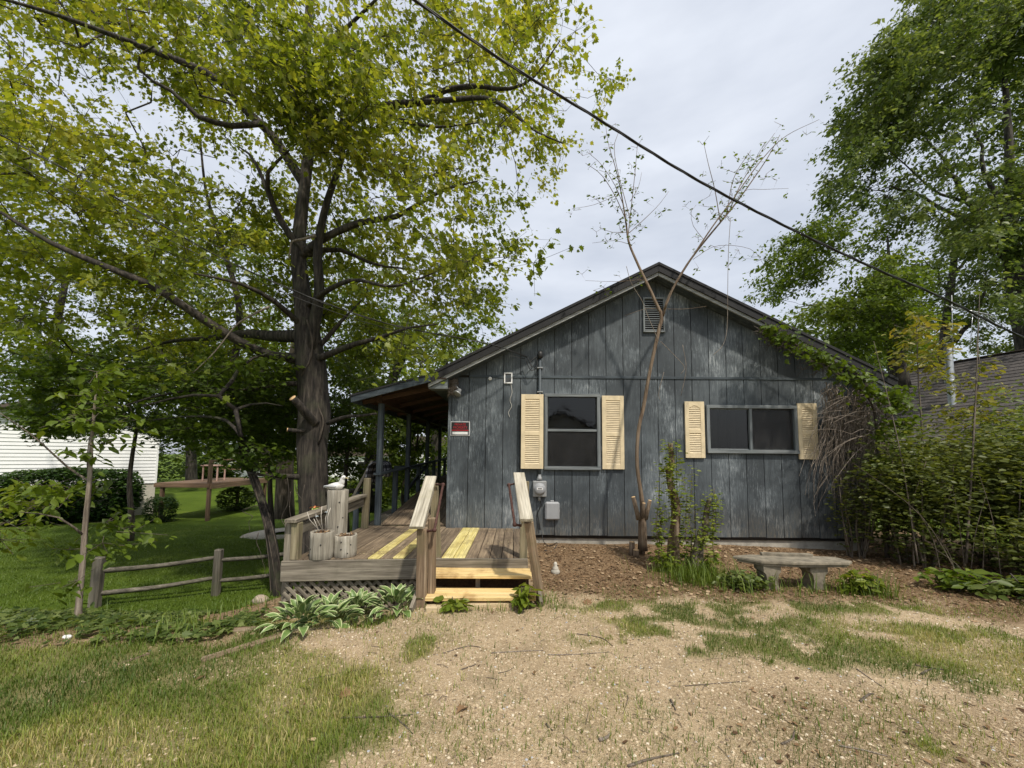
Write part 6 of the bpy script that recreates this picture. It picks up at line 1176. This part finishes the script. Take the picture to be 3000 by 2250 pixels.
blades('edge_grass', 9000, (-3, .7), (3.6, 4.7), .07, .17, .003, LAWN, 174, lambda x, y, g, l: np.clip(np.exp(-((x - .36) ** 2 / .02 + (y - 4.35) ** 2 / .03)) + .8 * np.exp(-((x + 1.35) ** 2 / .08 + (y - 4.05) ** 2 / .05)) + .6 * np.exp(-((x + .4) ** 2 / .25 + (y - 4.18) ** 2 / .002)), 0, 1), lambda x, y, u: .3 + .7 * u, 'longer grass tufts at the stair foot')
blades('bank_grass', 14000, (-8, -2.6), (3.2, 7.2), .08, .24, .004, LAWN, 175, lambda x, y, g, l: .5 * sstep(.52, .7, fbm(N3, x * 1.5, y * 1.5)) * (bank_s(x, y) > -.2) * (bank_s(x, y) < 2.4), lambda x, y, u: .3 + .7 * u, 'long rough grass growing on the bank')
# pebbles
PEB = m_leaf('pebble', [(0, (.13, .095, .065)), (.3, (.36, .27, .165)), (.8, (.5, .4, .265)), (.96, (.62, .54, .41)), (1, (.34, .36, .4))], 0., .8)
OCT = np.array([(1, 0, 0), (.3, .9, 0), (-.8, .6, 0), (-.9, -.5, 0), (.2, -.95, 0), (.1, .1, .7), (0, 0, -.5)], float); OCT_T = np.array([(0, 1, 5), (1, 2, 5), (2, 3, 5), (3, 4, 5), (4, 0, 5)])
def scatter(name, n, xr_, yr_, size, m_, seed, prob, tmpl, tri, label, cat, lift=0., tilt=.25, tint=lambda r, n: r.random(n), droop=0., pw=1.3):
    r = np.random.default_rng(seed); x = xr_[0] + r.random(n) * (xr_[1] - xr_[0]); y = yr_[0] + r.random(n) ** pw * (yr_[1] - yr_[0]); g, mu, li, lw = zone(x, y); ok = r.random(n) < prob(x, y, g, mu, li, lw); ok &= ~((x > XD0 - .1) & (x < 6.2) & (y > YW - .05)) & ~((x > XD0 - .1) & (x < .2) & (y > 4.75)); x, y = x[ok], y[ok]; n = len(x)
    s = size[0] + (size[1] - size[0]) * r.random(n) ** 3; v, t = leaf_geo(np.stack([x, y, hgt(x, y) + lift + s * .1], 1), s, tmpl, tri, r, None, droop, tilt); return tag(np_mesh(name, v, t, m_, None, False, dict(tint=np.repeat(tint(r, n), len(tmpl)))), label, cat, None, 'stuff')
TANL = m_leaf('tan_dead_leaf', [(0, (.1, .06, .03)), (.5, (.28, .185, .105)), (1, (.43, .32, .2))], .1, .8)
scatter('gravel', 90000, (-3, 6), (1.7, 4.8), (.003, .012), PEB, 181, lambda x, y, g, mu, li, lw: np.clip((1 - g * 1.1) * (1 - mu) * (1 - lw) * (.35 + .9 * fbm(N2, x * 2, y * 2)), 0, 1), OCT, OCT_T, 'pale pebbles strewn over the sandy drive', 'gravel', 0, .15)
scatter('leaf_litter', 16000, (-1.5, 7.5), (1.7, 6.95), (.012, .05), LITTER, 182, lambda x, y, g, mu, li, lw: np.clip(mu * .9 + li * .7 + .04, 0, 1) * (1 - lw), OVAL, OVAL_T, 'dry brown leaf litter and mulch below the wall', 'leaf litter', .004, .5, droop=-.1, pw=1.)
scatter('dead_leaves', 2600, (.2, 7.0), (4.5, 6.9), (.025, .08), TANL, 188, lambda x, y, g, mu, li, lw: mu * .85, MAPLE * np.array([1, .8, .8]), MAPLE_T, 'larger tan dead leaves lying on the mulch below the wall', 'leaf litter', .012, .55, droop=-.1, pw=1.)
scatter('bark_mulch', 15000, (.1, 7.5), (4.2, 6.95), (.02, .06), LITTER, 183, lambda x, y, g, mu, li, lw: mu, RHOMB * np.array([1, .45, 1]), RHOMB_T, 'brown bark mulch along the house wall', 'mulch', .006, .6, lambda r, n: r.random(n) * .8, -.15, 1.)
scatter('bank_litter', 3500, (-8, -1.2), (2.0, 7.5), (.02, .065), LITTER, 184, lambda x, y, g, mu, li, lw: np.clip(mu * .8 + .06, 0, 1) * (1 - lw), OVAL, OVAL_T, 'dead leaves scattered over the bank', 'leaf litter', .006, .5, droop=-.1)
DRY = m_leaf('dry_straw', [(0, (.2, .14, .07)), (1, (.5, .42, .26))], .1, .8)
scatter('dry_straw', 26000, (-3.5, 6), (1.7, 5), (.02, .06), DRY, 185, lambda x, y, g, mu, li, lw: np.clip(.35 * g + .8 * li + .2, 0, 1) * (1 - mu) * (1 - lw), BLADE * np.array([1, .4, .1]), np.array([(0, 1, 2)]), 'dry straw bits over the drive', 'straw', .004, .3)
scatter('deck_debris', 900, (XD0 + .1, .1), (4.95, 6.8), (.01, .04), LITTER, 186, lambda x, y, g, mu, li, lw: .0, RHOMB * np.array([1, .3, .3]), RHOMB_T, 'x', 'litter') if False else None
r = np.random.default_rng(187); n = 750; cx = [(-2.2, 5.0, .16), (-1.75, 5.0, .12), (-.35, 6.55, .3), (-.2, 5.6, .25), (-1.5, 5.2, .3), (-2.45, 4.85, .12)]; ci = r.integers(0, 6, n); p = np.array([(cx[i][0] + r.normal(0, cx[i][2]), cx[i][1] + abs(r.normal(0, cx[i][2] * .7)), ZD + .007) for i in ci]); p = p[(p[:, 0] > XD0 + .05) & (p[:, 0] < .1) & (p[:, 1] > 4.93) & (p[:, 1] < 6.85)]
v, t = leaf_geo(p, .02 + .035 * r.random(len(p)), RHOMB * np.array([1, .22, .4]), RHOMB_T, r, None, -.05, .2); tag(np_mesh('catkin_debris', v, t, DRY, None, False, dict(tint=np.repeat(r.random(len(p)), 4))), 'dry catkins and needles drifted on the deck boards', 'debris', None, 'stuff')
# twigs, one by one
tw = [((1295, 1915), (1370, 1893), (1408, 1896), .006), ((1440, 1913), (1520, 1908), (1592, 1905), .006), ((1605, 1918), (1680, 1917), (1785, 1910), .005), ((1690, 1857), (1760, 1868), (1795, 1892), .006), ((1350, 1962), (1380, 1952), (1395, 1945), .006), ((1460, 1972), (1490, 1965), (1510, 1950), .004), ((1840, 2245), (1900, 2225), (1990, 2206), .008), ((1755, 2168), (1775, 2162), (1790, 2148), .011), ((1965, 2050), (1972, 2065), (1980, 2080), .008), ((1000, 2103), (1110, 2100), (1210, 2093), .006), ((2510, 1960), (2560, 1995), (2590, 2015), .005), ((2520, 2055), (2545, 2035), (2560, 2032), .009), ((2700, 1975), (2715, 1965), (2730, 1960), .009), ((2460, 2185), (2520, 2195), (2600, 2215), .006), ((2680, 1948), (2740, 1958), (2790, 1965), .006), ((2000, 2010), (2100, 2002), (2190, 1995), .004), ((2290, 2180), (2320, 2165), (2328, 2140), .007), ((1140, 2090), (1180, 2120), (1210, 2150), .005), ((1600, 2120), (1612, 2135), (1620, 2140), .006), ((900, 1990), (980, 1975), (1060, 1960), .004), ((20, 1830), (60, 1822), (105, 1820), .012), ((1830, 2030), (1840, 2045), (1825, 2090), .004)]
TL = {0: 'bent dry twig on the gravel, leftmost of the three below the landing board', 1: 'straight dry twig in the middle of the drive below the stairs', 2: 'long thin twig on the drive, pointing at the grass patch', 3: 'curved dark twig on the drive near the small grass patch', 6: 'pale stick at the bottom edge of the drive', 7: 'short thick broken twig near the bottom of the drive', 9: 'long pale straw-like twig lying across the lawn edge', 10: 'pale twig slanting over the gravel below the wide grass patch', 13: 'long twig in the leaf litter at the lower corner', 20: 'pale crooked stick lying on the bank at the picture edge'}
dg = []
for k, pts in enumerate(tw):
    R = pts[3]; c = catmull([on_ground(u, v, R * .7) for u, v in pts[:3]], 5); rad = np.linspace(R, R * .5, len(c))
    if k in TL: tag(tube('twig', c, rad, DEADW if k % 3 else BARKG, None, 5), TL[k], 'twig', 'fallen twigs on the ground')
    else: dg.append(tube_geo(c, rad, 5))
r = np.random.default_rng(190)
for k in range(300):
    x, y = -1.6 + r.random() * 7, 1.8 + r.random() ** 1.2 * 3; a = r.random() * 6.28; L_ = .012 + .06 * r.random() ** 2.5; z = float(hgt(x, y)) + .004; e = np.array([math.cos(a), math.sin(a), r.normal(0, .05)]) * L_
    dg.append(tube_geo([np.array([x, y, z]) - e, np.array([x, y, z + .004]) + r.normal(0, .006, 3) * np.array([1, 1, .2]), np.array([x, y, z]) + e], .0009 + .0012 * r.random(), 4, cap=False))
tag(np_mesh('twig_debris', *join(dg), BARKG, None, True), 'small broken twigs strewn over the gravel', 'twigs', None, 'stuff')
# fallen leaves that can be picked out
for k, (u, v, s, lab) in enumerate(((1355, 2075, .09, 'large flat brown leaf lying on the gravel beside the lawn edge'), (1010, 2035, .1, 'curled tan leaf standing up in the lawn edge'), (1720, 1765, .12, 'dark brown leaf heap below the mulch bed'))):
    q = on_ground(u, v, .008); rr = np.random.default_rng(200 + k); v_, t_ = leaf_geo(q[None], s, MAPLE * np.array([1, 1, 2.5]), MAPLE_T, rr, None, -.1, .3); tag(np_mesh('fallen_leaf', v_ - v_.mean(0) + q + np.array([0, 0, .006]), t_, LITTER, None, False, dict(tint=np.full(len(v_), .35 + .4 * rr.random()))), lab, 'leaf', 'single fallen leaves')
# small far-off things past the lawn
q = P(990, 1392, 50); tp = thing('blue_tarpaulin', (q[0], 50, float(hgt(q[0], 50))), 'bright blue tarpaulin over a heap far beyond the lawn', 'tarpaulin'); TB = m_plain('blue_tarp', (.1, .42, .72), .5, 0, .15); lathe('cover', [(1.3, 0), (1.25, .35), (.9, .75), (.5, .9), (.001, .95)], (q[0], 50, float(hgt(q[0], 50))), TB, tp, 9, smooth=False); lathe('hem', [(1.36, 0), (1.33, .05), (1.28, .06)], (q[0], 50, float(hgt(q[0], 50))), TB, tp, 9, smooth=False)
for k, (u, y, w_, h_, lab) in enumerate(((1000, 42, 7, 2.6, 'distant low white building behind the tree trunks'), (700, 46, 6, 2.4, 'distant pale shed past the leaning trunk'), (1330, 40, 9, 3.4, 'distant white house glimpsed through the porch'))):
    q = P(u, 1390, y); z = float(hgt(q[0], y)); t = thing('distant_building', (q[0], y, z), lab, 'building'); block('wall', (q[0] - w_ / 2, y, z - .1), (q[0] + w_ / 2, y + 5, z + h_), VINYL, t, 0)
    prism('roof', [(q[0] - w_ / 2 - .3, z + h_ + .003), (q[0] + w_ / 2 + .3, z + h_ + .003), (q[0] + w_ / 2 - .6, z + h_ + 1.3), (q[0] - w_ / 2 + .6, z + h_ + 1.3)], y - .3, y + 5.3, BROWNR, t)
    for i in range(3): block('window', (q[0] - w_ * .35 + i * w_ * .3, y - .04, z + .9), (q[0] - w_ * .35 + i * w_ * .3 + .8, y - .003, z + 2.0), BLACKP, t, 0)

# ================================================================== across the road, behind the camera: seen in the window panes
ah = thing('roadside_house', (3.2, -13, 0), 'white gabled house across the road, mirrored faintly in the windows', 'house')
prism('wall', [(-.2, -.1), (6.6, -.1), (6.6, 2.6), (3.2, 4.6), (-.2, 2.6)], -19, -13, VINYL, ah)
for s_ in (-1, 1): prism('roof_slab', [(3.2, 4.85), (3.2 + s_ * 3.9, 2.55), (3.2 + s_ * 3.9, 2.4), (3.2, 4.7)], -19.3, -12.7, BROWNR, ah)
block('door', (2.7, -12.99, 0), (3.6, -12.94, 2.0), BLACKP, ah, 0)
for x in (.8, 4.6): block('window', (x, -12.99, 1.0), (x + 1.0, -12.95, 2.1), BLACKP, ah, 0)
pf = thing('picket_fence', (3, -10.5, 0), 'dark picket fence across the road, mirrored in the sliding window', 'fence')
for k in range(60): block('picket', (-2 + k * .2, -10.52, .02), (-1.9 + k * .2, -10.5, .95 + .08 * (k % 2)), OLD, pf, 0, along=2)
for z in (.3, .75): block('rail', (-2.1, -10.55, z), (10.1, -10.521, z + .08), OLD, pf, 0)
for k, (x, y, w_, h_) in enumerate(((-6, -17, 3.5, 4.5), (11, -18, 4, 5), (-15, -15, 4, 4.5))): bush('roadside_tree', ['leafy tree across the road, west of the white house', 'leafy tree across the road, east of the white house', 'leafy tree farther along the far road side'][k], gpt(x, y), (w_, w_, h_), 3500, .4, LEAF_D, 400 + k, 0, 'tree', 6, shell=.4)
